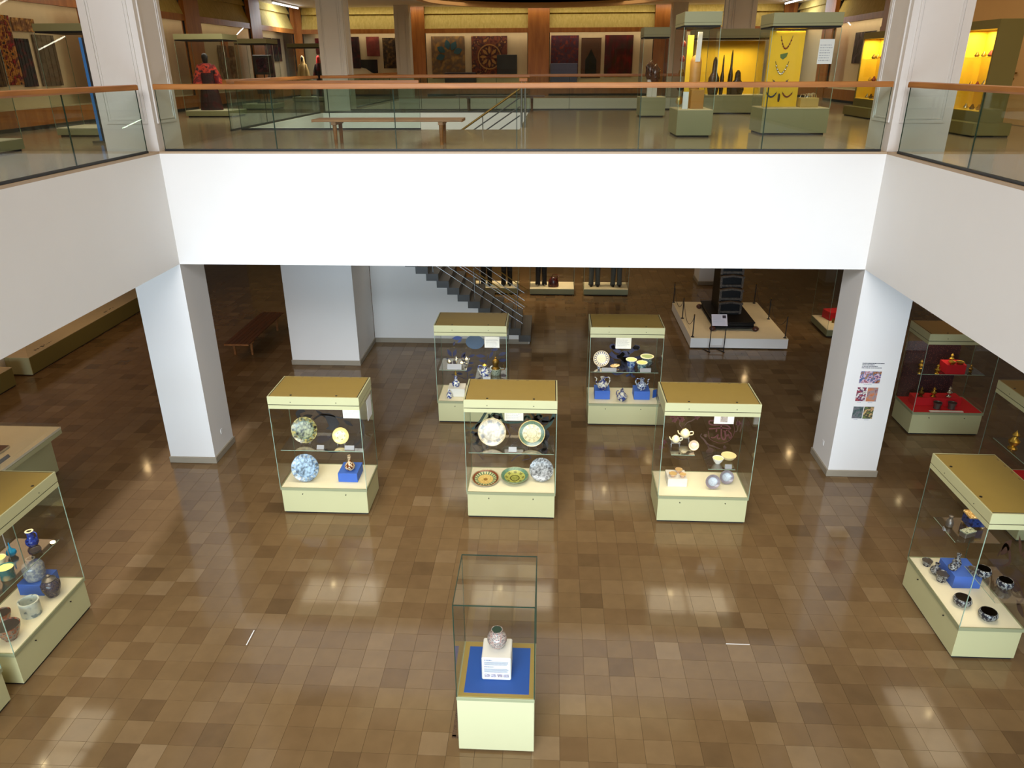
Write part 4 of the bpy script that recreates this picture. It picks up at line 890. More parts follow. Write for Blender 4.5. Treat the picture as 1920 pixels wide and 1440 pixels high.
# --- right parapet case
dkb = pattern('black_silver', [(24, 24, 30), (40, 42, 54), (150, 150, 146), (20, 20, 26)], 30, 'noise', 0.25)
cup((5.95, -3.33, 0.5), 0.07, 0.08, dkb, 'small round black box at the far end of the right parapet case', inner='pewter', foot=0.7)
o = ex('bottle', [(0.04, 0), (0.045, 0.005), (0.075, 0.05), (0.06, 0.09), (0.025, 0.12), (0.02, 0.15), (0.032, 0.17), (0.02, 0.17)], dkb, (5.98, -3.52, 0.5), 'small dark bottle with reddish neck in the right parapet case', 'bottle')
cup((5.99, -3.67, 0.5), 0.085, 0.12, dkb, 'dark ribbed pot beside the small dark bottle', inner='pewter', foot=0.7)
block((6.24, -3.62, 0.5), 0.36, 0.42, 0.19, 'blue_paint', 'blue block in the right parapet showcase', 0)
for (x, y, h, lab) in ((6.18, -3.60, 0.2, 'tall black bottle on the blue block of the right parapet case'), (6.10, -3.67, 0.14, 'short black bottle on the blue block of the right parapet case')):
    ex('bottle', [(0.045, 0), (0.05, 0.005), (0.06, h*0.3), (0.04, h*0.55), (0.02, h*0.7), (0.02, h*0.9), (0.032, h), (0.02, h)], dkb, (x, y, 0.69), lab, 'bottle', 'black bottles on the blue block')
cup((6.33, -3.73, 0.69), 0.06, 0.07, dkb, 'little black cup on the blue block', 'cup', inner='dark_inside', foot=0.7)
for (x, y, z, r, lab) in ((6.02, -4.16, 0.5, 0.115, 'black and silver bowl near the middle of the right parapet case'), (6.21, -4.42, 0.5, 0.115, 'black and silver bowl at the near end of the right parapet case'), (6.27, -4.02, 0.86, 0.10, 'black bowl on the low glass shelf'), (6.42, -4.25, 0.86, 0.10, 'black footed bowl at the back of the low glass shelf')):
    h = 0.115
    o = ex('bowl', [(r*0.6, 0), (r*0.62, 0.008), (r*0.92, h*0.35), (r, h*0.62), (r*0.9, h*0.92), (r*0.84, h), (r*0.76, h)], dkb, (x, y, z), lab, 'bowl', 'black bowls in the right parapet case')
    MB().lathe([(r*0.77, h), (r*0.86, h*0.6), (r*0.5, 0.02), (0.001, 0.018), (0.001, 0.016), (r*0.52, 0.018), (r*0.88, h*0.6), (r*0.79, h)], 28).build('inside', 'dark_inside', o)
o = tag(MB().box(-0.11, 0.11, -0.09, 0.09, 0.02, 0.15).build('casket', pattern('blue_enamel', [(20, 34, 84), (34, 54, 110), (16, 20, 50)], 20), None, (6.40, -3.36, 1.2), bevel=0.006), 'blue casket with gilt lid on the far shelf', 'casket')
MB().box(-0.115, 0.115, -0.095, 0.095, 0.15, 0.19).build('lid', 'gilt', o, bevel=0.01)
for sx in (-1, 1):
    for sy in (-1, 1): BX('foot', 'gilt', sx*0.09-0.015, sx*0.09+0.015, sy*0.07-0.015, sy*0.07+0.015, 0, 0.02, o)
ex('bottle', [(0.04, 0), (0.045, 0.005), (0.05, 0.06), (0.035, 0.1), (0.02, 0.12), (0.03, 0.16), (0.001, 0.17)], 'pewter', (6.07, -3.40, 1.2), 'pewter bottle on the far shelf', 'bottle')
o = tag(MB().box(-0.09, 0.09, -0.05, 0.05, 0, 0.07).build('small_box', 'pewter', None, (6.20, -3.62, 1.2), (0, 0, 0.4), bevel=0.006), 'flat pewter box on the far shelf', 'box')
MB().box(-0.092, 0.092, -0.052, 0.052, 0.07, 0.085).build('lid', 'green_marble', o)
tag_card((5.96, -3.50, 1.2), 0.04, 0.05, 'long caption strip on the far shelf of the right parapet case', PI/2)
# --- red case
tag(MB().box(-0.52, 0.42, -0.14, 0.14, 0, 0.17).build('red_step', 'red_fabric', None, (8.66, 2.25, 0.5), bevel=0.004), 'long red step across the red showcase floor', 'block')
tag(MB().box(-0.19, 0.19, -0.15, 0.15, 0, 0.2).build('red_block', 'red_fabric', None, (8.75, 2.15, 1.25), bevel=0.004), 'red block on the shelf of the red showcase', 'block')
def urn(loc, h, m, label, group):
    return ex('urn', [(h*0.2, 0), (h*0.22, h*0.04), (h*0.1, h*0.14), (h*0.24, h*0.3), (h*0.26, h*0.42), (h*0.12, h*0.58), (h*0.1, h*0.66), (h*0.17, h*0.74), (h*0.1, h*0.85), (h*0.03, h*0.92), (0.001, h)], m, loc, label, 'urn', group)
G = 'metal vessels in the red showcases'
urn((8.40, 2.02, 1.25), 0.22, 'brass', 'brass urn left of the red block', G); urn((8.70, 2.16, 1.45), 0.20, 'brass', 'brass urn on top of the red block', G)
cup((8.66, 2.04, 1.45), 0.07, 0.06, 'brass', 'small brass bowl at the front of the red block', group=G); cup((8.83, 2.06, 1.45), 0.08, 0.05, 'brass', 'flat brass dish at the right of the red block', group=G)
urn((8.20, 2.30, 1.25), 0.2, 'brass', 'brass urn near the left end of the red showcase shelf', G); urn((9.12, 2.15, 1.25), 0.17, 'dark_brass', 'dark brass urn at the right end of the red showcase shelf', G)
urn((8.28, 2.20, 0.67), 0.22, 'dark_brass', 'dark vessel at the left of the red step', G); urn((8.53, 2.20, 0.67), 0.22, 'brass', 'brass bell in the middle of the red step', G); urn((8.84, 2.20, 0.67), 0.24, 'silver', 'silver bell at the right of the red step', G)
for x, n in ((8.54, 'left'), (8.83, 'right')): cup((x, 1.98, 0.5), 0.085, 0.14, 'pewter', 'dark round pot at the %s in front of the red step' % n, 'pot', G, inner='dark_inside', foot=0.8)
tag(MB().box(-0.33, 0.33, -0.03, 0.03, 0, 0.012).build('caption_card', 'white_block', None, (8.66, 1.83, 0.5)), 'long cream caption strip at the front of the red showcase', 'card')
# --- right middle case
urn((8.25, -0.98, 1.15), 0.34, 'brass', 'tall brass lidded urn in the right edge showcase', G)
urn((8.48, -1.15, 1.15), 0.34, 'brass', 'second brass urn cut by the right edge', G)
urn((8.30, -1.45, 0.5), 0.3, 'dark_brass', 'dark vessel on the red floor of the right edge showcase', G)
# --- bottom left case
cup((-6.05, -6.1, 0.5), 0.1, 0.14, 'celadon', 'pale bowl in the corner showcase at the bottom left', inner=cream_in)

# ------------------------------------------------------------------ single vase in the near glass case
s = thing('vase_case', 'tall clear glass case with a blue mat, nearest the viewer', 'showcase', (0.075, -5.865, 0))
W, Dp = 0.83, 0.84; hx, hy = W/2, Dp/2
BX('toe', 'black_gap', -hx+0.03, hx-0.03, -hy+0.03, hy-0.03, 0, 0.03, s)
BX('plinth', 'stand_cream', -hx, hx, -hy, hy, 0.03, 0.745, s, bevel=0.004)
BX('rim', 'case_rim', -hx-0.004, hx+0.004, -hy-0.004, hy+0.004, 0.745, 0.79, s, bevel=0.003)
BX('deck', 'case_top', -hx+0.012, hx-0.012, -hy+0.012, hy-0.012, 0.79, 0.798, s)
BX('mat', 'blue_mat', -0.345, 0.355, -0.36, 0.33, 0.798, 0.801, s, label='bright blue square mat')
g = 0.006
for (x0, x1, y0, y1) in ((-hx+g, hx-g, -hy, -hy+g), (-hx+g, hx-g, hy-g, hy), (-hx, -hx+g, -hy+g, hy-g), (hx-g, hx, -hy+g, hy-g)):
    BX('pane', 'glass_case', x0, x1, y0, y1, 0.798, 2.01, s)
BX('top_pane', 'glass_case', -hx, hx, -hy, hy, 2.01, 2.018, s)
e = 0.0045
for (x, y) in ((-hx, -hy), (hx, -hy), (-hx, hy), (hx, hy)): BX('pane_edge', 'glass_edge_dark', x-e, x+e, y-e, y+e, 0.798, 2.019, s)
for y in (-hy, hy): BX('pane_edge', 'glass_edge_dark', -hx, hx, y-e, y+e, 2.011, 2.02, s)
for x in (-hx, hx): BX('pane_edge', 'glass_edge_dark', x-e, x+e, -hy, hy, 2.011, 2.02, s)
c = tag(MB().box(-0.16, 0.16, -0.16, 0.16, 0, 0.308).build('text_cube', 'white_block', None, (0.07, -5.88, 0.801), bevel=0.012), 'white cube printed with text under the small vase', 'block')
t = MB(); text_block(t, -0.13, -0.04, 0.27, 0.288, 1, -0.1614, -0.16, 3, 0.6); text_block(t, -0.13, 0.135, 0.21, 0.262, 5, -0.1614, -0.16, 4, 0.5, 0.08); text_block(t, -0.13, 0.0, 0.18, 0.196, 1, -0.1614, -0.16, 5, 0.6); text_block(t, -0.13, 0.135, 0.11, 0.166, 5, -0.1614, -0.16, 6, 0.5, 0.08)
t.build('printed_text', mat('ink_blue', (96, 106, 140), 0.8), c)
for k in range(4):
    BX('printed_picture', pattern('cube_pic_%d' % k, [(60, 60, 90), (190, 180, 190), (120, 90, 100), (230, 226, 226)], 60, 'noise', 0.7), -0.13+k*0.069, -0.13+k*0.069+0.058, -0.1614, -0.16, 0.045, 0.088, c)
vz = pattern('rose_vase', [(176, 166, 152), (140, 88, 82), (186, 176, 164), (60, 40, 52), (180, 170, 160)], 46, 'noise', 0.25, coat=0.2)
o = ex('vase', [(0.05, 0), (0.055, 0.005), (0.085, 0.045), (0.108, 0.10), (0.108, 0.14), (0.09, 0.182), (0.062, 0.205), (0.056, 0.22), (0.064, 0.24), (0.055, 0.241)], vz, (0.07, -5.86, 1.109), 'small round vase with pink and white scrollwork on the text cube', 'vase', seg=36)
MB().lathe([(0.056, 0.24), (0.05, 0.215), (0.075, 0.18), (0.08, 0.1), (0.001, 0.02), (0.001, 0.018), (0.083, 0.1), (0.077, 0.18)], 30).build('inside', mat('green_dark', (20, 52, 36), 0.3), o)
tag(MB().ribbon([(0, 0), (0, 0.5)], 0.045, 0.0005, 0.0015, 'Z').ribbon([(-0.022, 0.0), (0.12, 0.0)], 0.045, 0.0005, 0.0015, 'Z').build('floor_tape', pattern('tape_worn', [(50, 34, 20), (96, 70, 44), (40, 26, 16)], 60), None, (-0.42, -6.1, 0)), 'worn dark corner tape mark on the floor beside the vase case', 'tape')
# ------------------------------------------------------------------ staircase
st = thing('staircase', 'dark stone staircase with white side wall and steel rod railings', 'staircase', (0, 0, 0))
RUN, RISE, X1, Z1 = 0.2725, 0.187, 0.0775, 0.07
Y0s, Y1s = 6.87, 8.65
NST = 15
def step_me(name): return MB().box(-RUN-0.03, 0.02, 0, Y1s-Y0s, 0, RISE)
sm = step_me('step').mesh('step'); sm.materials.append(MATS['dark_stone'])
poly = [(X1-0.015, 0.0)]
for j in range(NST):
    o = bpy.data.objects.new('step', sm); COL.objects.link(o); o.parent = st; o.location = (X1-RUN*j, Y0s-0.03, Z1+RISE*j)
    poly += [(X1-0.015-RUN*j, Z1+RISE*j), (X1-0.015-RUN*(j+1), Z1+RISE*j)]
poly += [(-4.18, Z1+RISE*NST), (-4.18, 0)]
MB().prism(poly, Y0s, Y0s+0.2, 'Y').build('side_wall', 'white_wall', st)
MB().prism(poly, Y1s-0.25, Y1s-0.05, 'Y').build('side_wall', 'white_wall', st)
BX('wall_base', 'stone_grey', -4.18, X1-0.03, Y0s-0.02, Y0s, 0, 0.13, st)
ZL = Z1+RISE*NST+0.1
BX('landing', 'dark_stone', -6.1, X1-RUN*NST-0.03, 4.6, Y1s, ZL-0.2, ZL, st)
NU = 14; ru = (ZU-ZL)/NU
um = MB().box(-RUN-0.03, 0.02, 0, 1.85, 0, ru).mesh('step'); um.materials.append(MATS['dark_stone'])
for j in range(NU-1):
    o = bpy.data.objects.new('step', um); COL.objects.link(o); o.parent = st; o.location = (-0.12-RUN*(j), 4.65, ZU-ru*(j+2))
    o.name = 'step'
sl = RISE/RUN
def rail_line(y, x0, z0, dx, r, m, name='rail_rod', s=-sl):
    MB().tube([(x0, y, z0), (x0+dx, y, z0+s*dx)], r, 8).build(name, m, st)
for y in (6.96, 8.45):
    for k, hgt in enumerate((0.30, 0.50, 0.72)): rail_line(y, X1-0.2, Z1+0.18+hgt, -3.9, 0.011, 'steel', s=-sl)
    rail_line(y, X1-0.06, Z1+0.95, -4.0, 0.015, 'dark_brass', 'handrail')
    for j in (1, 5, 9, 13):
        x = X1-0.13-RUN*j; z = Z1+RISE*(j+1)
        MB().tube([(x, y, z), (x, y, z+0.88)], 0.012, 8).build('baluster', 'steel', st)
rail_line(4.62, -0.1, 6.54, -4.3, 0.022, 'dark_brass', 'handrail', 0.655)
for z in (6.37, 6.19, 6.01): rail_line(4.62, -0.1, z, -4.3, 0.013, 'light_fix', s=0.65)
for x in (-0.9, -1.9): MB().tube([(x, 4.62, 5.05-(-x-0.9)*0.65), (x, 4.62, 6.02-(-x-0.9)*0.65)], 0.012, 8).build('baluster', 'steel', st)
pn = thing('newel_post', 'steel post with wooden cap at the head of the stairs', 'post', (-0.03, 5.0, ZU))
for x in (-0.05, 0.03): MB().tube([(x, 0, 0), (x, 0, 0.93)], 0.025, 12).build('post', 'steel', pn)
BX('cap', 'rail_wood', -0.1, 0.08, -0.05, 0.05, 0.93, 1.0, pn, bevel=0.01)

# ------------------------------------------------------------------ benches
def bench(label, loc, L, Wd, h, rz, top, leg, slats=6, group='wooden benches'):
    b = thing('bench', label, 'bench', loc, rz, group)
    w = Wd/slats
    for k in range(slats): BX('slat', top, -L/2, L/2, -Wd/2+k*w+0.004, -Wd/2+(k+1)*w-0.004, h-0.04, h, b, bevel=0.004)
    for x in (-L*0.36, L*0.36):
        BX('cross_beam', leg, x-0.04, x+0.04, -Wd/2+0.02, Wd/2-0.02, h-0.09, h-0.04, b)
        for y in (-Wd/2+0.09, Wd/2-0.09):
            MB().lathe([(0.028, 0), (0.036, h-0.09)], 12, (x, y, 0)).build('leg', leg, b)
    for y in (-Wd/2-0.004, Wd/2-0.012): pass
    for x in (-L/2-0.012, L/2): BX('end_strip', leg, x, x+0.012, -Wd/2, Wd/2, h-0.045, h+0.001, b)
    return b
bench('long dark slatted bench on the lower floor between two pillars', (-7.45, 6.75, 0), 2.7, 0.64, 0.43, PI/2, 'bench_dark', 'bench_wood')
bench('oak bench behind the far glass balustrade', (-2.22, 1.25, ZU), 2.55, 0.55, 0.42, 0, 'bench_wood', 'bench_wood')
bench('dark bench beyond the stairwell', (-0.95, 11.25, ZU), 2.6, 0.5, 0.44, 0, 'bench_dark', 'bench_dark')

# ------------------------------------------------------------------ low wall cases along the left wall
for lab, y0, y1, sd in (('long olive wall plinth case by the left wall', 4.14, 12.5, 3), ('olive wall plinth case cut by the left edge', -4.0, 3.52, 8)):
    w = thing('wall_case', lab, 'wall case', (-12.44, (y0+y1)/2, 0), 0, 'wall cases on the lower left wall'); L = (y1-y0)/2
    BX('toe', 'black_gap', -0.3, 0.30, -L+0.02, L-0.02, 0, 0.03, w)
    BX('plinth', 'olive_case', -0.3, 0.32, -L, L, 0.03, 0.46, w, bevel=0.004)
    BX('deck', 'cream_cloth', -0.3, 0.31, -L, L, 0.46, 0.475, w)
    m = MB(); r = random.Random(sd)
    for k in range(14):
        yy = -L+0.5+k*0.09+(0 if k < 8 else 2.4); m.box(0.1+0.05*r.random(), 0.14+0.06*r.random(), yy, yy+0.05, 0.475, 0.476)
    m.build('deck_lettering', 'ink_dark', w)
    BX('end_panel', 'case_cream', -0.3, 0.325, -L-0.02, -L, 0.03, 0.47, w)
    BX('pane', 'glass_wallcase', 0.30, 0.308, -L, L, 0.475, 3.2, w)

# ------------------------------------------------------------------ flat desk case, left
d = thing('desk_case', 'low table case with pale top at the left edge', 'table case', (-9.1, -1.25, 0), 0)
BX('toe', 'black_gap', -0.42, 0.46, -0.72, 0.74, 0, 0.03, d)
BX('body', 'case_cream', -0.48, 0.52, -0.76, 0.80, 0.03, 0.82, d, bevel=0.004)
BX('tray', 'case_cream', -0.76, 0.78, -0.8, 0.80, 0.82, 0.90, d, bevel=0.004)
BX('gap', 'black_gap', -0.75, 0.77, -0.79, 0.79, 0.90, 0.908, d)
BX('bed', 'case_deck', -0.76, 0.78, -0.8, 0.80, 0.908, 0.95, d)
BX('glass_lid', 'glass_case', -0.75, 0.77, -0.79, 0.79, 1.02, 1.026, d)
for y in (-0.79, 0.782): BX('lid_side', 'glass_case', -0.75, 0.77, y, y+0.008, 0.95, 1.02, d)
for x in (-0.75, 0.762): BX('lid_side', 'glass_case', x, x+0.008, -0.79, 0.79, 0.95, 1.02, d)
bk = tag(MB().box(-0.35, 0.2, -0.28, 0.28, 0, 0.045).build('old_book', wood('book_brown', (84, 52, 30), (120, 80, 48)), None, (-8.92, -1.55, 0.95), (0, 0, 0.0), bevel=0.005), 'brown bound volume lying in the table case', 'book')
MB().box(-0.34, 0.205, -0.27, 0.285, 0.006, 0.039).build('pages', 'cream_cloth', bk)
tag_card((-8.50, -1.72, 0.95), 0.26, 0.05, 'grey caption strip in the table case', PI/2)

# ------------------------------------------------------------------ mannequin cases at the back
cloth_k = mat('black_cloth', (14, 14, 16), 0.85, noise=0.1, nscale=12); cloth_g = mat('grey_cloth', (84, 84, 80), 0.85, noise=0.1, nscale=12); skin = mat('mannequin_grey', (150, 140, 128), 0.6)
shoe = mat('shoe_black', (16, 14, 13), 0.4)
def mannequin(loc, m, label, feet='shoe_black', rz=0):
    t = thing('mannequin', label, 'mannequin', loc, rz, 'mannequins in the rear glass cases')
    for s in (-1, 1):
        x = s*0.10
        MB().loft([(x*1.1, 0, 0.03, 0.085, 0.09), (x*1.1, 0, 0.2, 0.075, 0.085), (x, 0, 0.48, 0.085, 0.095), (x*0.95, 0, 0.75, 0.10, 0.115), (x*0.8, 0, 0.93, 0.115, 0.13)], 18).build('trouser_leg', m, t)
        MB().loft([(x*1.1, -0.05, 0.0, 0.045, 0.13), (x*1.1, -0.05, 0.03, 0.048, 0.135), (x*1.1, -0.03, 0.06, 0.042, 0.09), (x*1.1, 0.01, 0.09, 0.035, 0.05)], 16).build('shoe', feet, t)
        MB().tube([(s*0.19, 0, 1.42), (s*0.25, 0.01, 1.2), (s*0.26, -0.03, 1.0), (s*0.25, -0.08, 0.84)], 0.05, 12, [0.065, 0.055, 0.05, 0.045]).build('sleeve', m, t)
        MB().loft([(s*0.25, -0.09, 0.68, 0.012, 0.03), (s*0.25, -0.09, 0.75, 0.02, 0.045), (s*0.25, -0.085, 0.85, 0.025, 0.03)], 12).build('hand', skin, t)
    MB().loft([(0, 0, 0.72, 0.22, 0.15), (0, 0, 0.9, 0.205, 0.14), (0, 0, 1.1, 0.175, 0.12), (0, 0, 1.32, 0.21, 0.13), (0, 0, 1.44, 0.19, 0.11), (0, 0, 1.49, 0.07, 0.07)], 24).build('jacket', m, t)
    MB().loft([(0, 0, 1.47, 0.05, 0.055), (0, -0.01, 1.54, 0.05, 0.055), (0, -0.02, 1.58, 0.065, 0.08), (0, -0.02, 1.66, 0.078, 0.098), (0, -0.01, 1.73, 0.07, 0.085), (0, 0, 1.78, 0.03, 0.04)], 18).build('head', skin, t)
    return t
def glass_box(label, x0, x1, y0, y1, zb, h, plinth='case_green', deck='case_deck', light=6, z=0, group='glass cases with costumes', cap=True, capm='case_green', lcol=(1, 0.75, 0.45), name='costume_case'):
    c = thing(name, label, 'showcase', ((x0+x1)/2, (y0+y1)/2, z), 0, group); hx, hy = (x1-x0)/2, (y1-y0)/2
    BX('toe', 'black_gap', -hx+0.04, hx-0.04, -hy+0.04, hy-0.04, 0, 0.035, c)
    BX('plinth', plinth, -hx, hx, -hy, hy, 0.035, zb-0.01, c, bevel=0.003)
    BX('deck', deck, -hx+0.005, hx-0.005, -hy+0.005, hy-0.005, zb-0.01, zb, c)
    g = 0.008
    for (a, b, cc, dd) in ((-hx+g, hx-g, -hy, -hy+g), (-hx+g, hx-g, hy-g, hy), (-hx, -hx+g, -hy+g, hy-g), (hx-g, hx, -hy+g, hy-g)): BX('pane', 'glass_case', a, b, cc, dd, zb, h, c)
    for (x, y) in ((-hx, -hy), (hx-g, -hy), (-hx, hy-g), (hx-g, hy-g)): BX('corner_seam', 'glass_edge', x, x+g, y, y+g, zb, h, c)
    if cap:
        BX('cap', capm, -hx-0.004, hx+0.004, -hy-0.004, hy+0.004, h+0.03, h+0.16, c, bevel=0.003); BX('cap_gap', 'black_gap', -hx+0.01, hx-0.01, -hy+0.01, hy-0.01, h, h+0.03, c)
    if light: area('case_lamp', (0, 0, h-0.02), 2*hx*0.7, 0.15, light, lcol, (0, 0, -1), c, spread=2.4)
    return c
glass_box('rear costume case with two black-clad figures, partly behind the stair rail', -1.93, -0.44, 11.62, 12.5, 0.22, 2.3, light=26)
glass_box('rear costume case with one black-clad figure and a red bag', -0.06, 1.40, 11.56, 12.45, 0.22, 2.3, light=28)
glass_box('rear costume case with two grey-clad figures', 1.72, 3.17, 11.56, 12.45, 0.22, 2.3, light=8)
mannequin((-1.52, 12.0, 0.22), cloth_k, 'black trousered figure left in the case behind the stair rail'); mannequin((-0.84, 12.0, 0.22), cloth_k, 'black trousered figure right in the case behind the stair rail')
mannequin((0.31, 12.0, 0.22), cloth_k, 'black trousered figure beside the red bag', 'silver')
mannequin((2.08, 12.0, 0.22), cloth_g, 'grey trousered figure at the left of the rear right costume case'); mannequin((2.80, 12.0, 0.22), cloth_g, 'grey trousered figure at the right of the rear right costume case')
rb = thing('shoulder_bag', 'dark red bag on the costume case floor', 'bag', (0.72, 11.85, 0.22))
MB().loft([(0, 0, 0, 0.17, 0.1), (0, 0, 0.05, 0.18, 0.11), (0, 0, 0.2, 0.16, 0.1), (0, 0, 0.3, 0.11, 0.07), (0, 0, 0.33, 0.03, 0.03)], 18).build('body', pattern('red_leather', [(90, 16, 14), (50, 10, 10), (110, 30, 20)], 14), rb)
MB().tube([(-0.08, 0, 0.28), (-0.02, 0, 0.42), (0.12, 0, 0.40), (0.13, 0, 0.26)], 0.012, 8).build('strap', 'red_leather', rb)
MB().lathe([(0.001, 0.32), (0.035, 0.35), (0.001, 0.385)], 12, (0.17, 0, 0)).build('pompom', 'red_leather', rb)

# ------------------------------------------------------------------ platform with black carved stepped stand
p = thing('platform', 'white low platform carrying the black carved stepped stand', 'platform', (5.65, 8.33, 0))
BX('toe', 'black_gap', -1.24, 1.24, -1.6, 1.6, 0, 0.03, p); BX('body', 'white_wall', -1.28, 1.28, -1.66, 1.66, 0.03, 0.29, p); BX('top', 'case_deck', -1.28, 1.28, -1.66, 1.66, 0.29, 0.30, p)
t = thing('carved_stand', 'black carved wooden stepped stand on a broad base', 'stand', (5.64, 8.3, 0.30))
base = MB(); base.box(-0.56, 0.56, -0.98, 1.02, 0.06, 0.12).box(-0.53, 0.53, -0.95, 0.99, 0.12, 0.2).box(-0.56, 0.56, -0.98, 1.02, 0.2, 0.24)
base.build('base', 'dark_wood', t, bevel=0.01)
for sx in (-1, 1):
    for yy in (-0.99, 1.03): MB().lathe([(0.05, 0), (0.085, 0.04), (0.085, 0.08), (0.05, 0.12), (0.001, 0.13)], 14, (sx*0.58, yy, 0)).build('foot', mat('foot_brown', (70, 34, 22), 0.4), t)
tr = wood('carved_grey', (44, 36, 29), (104, 90, 74), (14, 14, 14), 0.5)
for k in range(7):
    z = 0.24+k*0.36; y = -0.28+k*0.06; w = 0.30
    s_ = MB(); s_.box(-w, w, y, 0.75, z, z+0.36); s_.build('step_block', 'dark_wood', t)
    q = MB(); q.prism([(-w-0.03, z+0.30), (-w*0.5, z+0.325), (0, z+0.345), (w*0.5, z+0.325), (w+0.03, z+0.30), (w+0.03, z+0.35), (w*0.5, z+0.375), (0, z+0.395), (-w*0.5, z+0.375), (-w-0.03, z+0.35)], y-0.09, y+0.04, 'Y'); q.build('carved_lip', tr, t)
    q = MB(); q.box(-w-0.02, -w+0.04, y-0.035, y, z+0.02, z+0.30); q.box(w-0.04, w+0.02, y-0.035, y, z+0.02, z+0.30); q.box(-w+0.04, w-0.04, y-0.03, y, z+0.05, z+0.11); q.build('carved_frame', tr, t)
for k, (x, y) in enumerate(((4.43, 6.76), (4.41, 8.34), (4.39, 9.9), (6.86, 6.76), (6.85, 8.36), (6.82, 9.9))):
    lab = 'rope post at the %s %s of the white platform' % (('front', 'middle', 'rear')[k % 3], 'left' if k < 3 else 'right')
    q = thing('rope_post', lab, 'post', (x, y, 0.30), 0, 'rope posts on the platform')
    MB().lathe([(0.045, 0), (0.045, 0.012), (0.014, 0.016)], 14).build('foot_plate', 'black_metal', q); MB().tube([(0, 0, 0.01), (0, 0, 0.60)], 0.014, 10).build('post', 'black_metal', q); MB().lathe([(0.017, 0.60), (0.02, 0.62), (0.001, 0.64)], 10).build('knob', 'dark_brass', q)
def rope(a, b, label):
    n = 12; pts = []
    for i in range(n+1):
        u = i/n; pts.append((a[0]+(b[0]-a[0])*u, a[1]+(b[1]-a[1])*u, 0.86-0.42*4*u*(1-u)))
    tag(MB().tube(pts, 0.007, 6).build('rope', mat('rope_brown', (60, 46, 32), 0.8), None), label, 'rope', 'ropes between the posts')
rope((4.43, 6.76), (4.41, 8.34), 'slack rope along the near left of the platform'); rope((4.41, 8.34), (4.39, 9.9), 'slack rope along the far left of the platform'); rope((6.86, 6.76), (6.85, 8.36), 'slack rope along the near right of the platform'); rope((6.85, 8.36), (6.82, 9.9), 'slack rope along the far right of the platform')
sg = thing('sign_stand', 'tilted white information sign on a thin black metal stand', 'sign', (5.03, 6.48, 0))
for x in (-0.19, 0.19): MB().tube([(x-0.14, 0.16, 0.012), (x, -0.10, 0.012), (x, 0, 0.012), (x, 0, 0.74)], 0.012, 8).build('leg', 'black_metal', sg)
MB().tube([(-0.19, 0, 0.10), (0.19, 0, 0.10)], 0.012, 8).build('crossbar', 'black_metal', sg)
bd = MB().box(-0.20, 0.20, -0.16, 0.16, 0, 0.015).build('sign_board', mat('sign_paper', (226, 216, 222), 0.6), sg, (0, 0.02, 0.86), (math.radians(50), 0, 0))
q = MB(); r = random.Random(5)
for k in range(9): q.box(-0.17, 0.10+0.05*r.random() if k > 3 else 0.04, 0.11-k*0.028, 0.118-k*0.028, 0.015, 0.016)
q.build('sign_text', 'ink_light', bd); BX('sign_picture', 'print_plum', 0.08, 0.17, 0.05, 0.13, 0.015, 0.016, bd)

# ------------------------------------------------------------------ case with red box behind the right pillar
glass_box('low-based glass case with a red box, behind the right pillar', 8.29, 9.75, 7.70, 9.05, 0.22, 2.2, light=14)
o = tag(MB().box(-0.24, 0.24, -0.2, 0.2, 0, 0.25).build('red_box', 'red_fabric', None, (8.80, 8.75, 0.22), (0, 0, 0.25), bevel=0.01), 'red cloth-covered box in the case behind the right pillar', 'box')
mannequin((9.25, 8.5, 0.22), cloth_k, 'dark clothed figure in the case behind the right pillar')
ex('small_cup', [(0.03, 0), (0.035, 0.005), (0.03, 0.1), (0.035, 0.12), (0.02, 0.12)], 'dark_brass', (8.66, 8.35, 0.22), 'small dark cup in front of the red box', 'cup')
# tall dark case beyond it
glass_box('tall dark case far behind the right pillar', 9.9, 11.4, 10.3, 11.2, 0.2, 2.3, light=3)

# ------------------------------------------------------------------ printed pictures on the right pillar
def pic(label, x0, x1, z0, z1, cols, sc, kind):
    o = MB().box(-(x1-x0)/2, (x1-x0)/2, -0.004, 0, 0, z1-z0).build('picture_print', pattern('pic_'+label, cols, sc, kind, 0.6), None, ((x0+x1)/2, 0.0, z0)); tag(o, label, 'picture', 'printed pictures on the right pillar')
    m = MB(); text_block(m, -(x1-x0)*0.25, (x1-x0)*0.25, -0.035, -0.012, 1, -0.002, 0, int(x0*100), 0.5); m.build('caption', 'ink_light', o)
pic('wide blue and pink picture at the top of the pillar', 6.008, 6.36, 1.867, 2.091, [(40, 60, 130), (150, 90, 100), (210, 180, 190), (60, 90, 140), (170, 120, 60), (110, 30, 50)], 13, 'noise')
pic('left picture of the middle pair, red and white', 6.004, 6.168, 1.524, 1.786, [(226, 214, 206), (150, 30, 36), (90, 60, 90), (230, 220, 210), (60, 90, 60)], 15, 'noise')
pic('right picture of the middle pair, orange and grey', 6.184, 6.36, 1.521, 1.786, [(176, 100, 60), (190, 120, 80), (150, 130, 130), (130, 70, 70)], 12, 'noise')
pic('left picture of the lowest pair, mostly grey green', 6.0, 6.174, 1.187, 1.416, [(60, 70, 70), (110, 106, 110), (70, 90, 84), (40, 44, 50)], 14, 'noise')
pic('right picture of the lowest pair, yellow and green', 6.187, 6.355, 1.183, 1.418, [(190, 150, 60), (90, 110, 60), (60, 50, 40), (200, 170, 110), (150, 60, 50)], 13, 'noise')
m = MB()
for k, (xa, xb) in enumerate(((0.0, 0.37), (0.0, 0.21), (0.0, 0.27), (0.0, 0.34))):
    text_block(m, xa, xb, 0.072-k*0.028, 0.094-k*0.028, 1, -0.002, 0, 30+k, 0.62, 0.0)
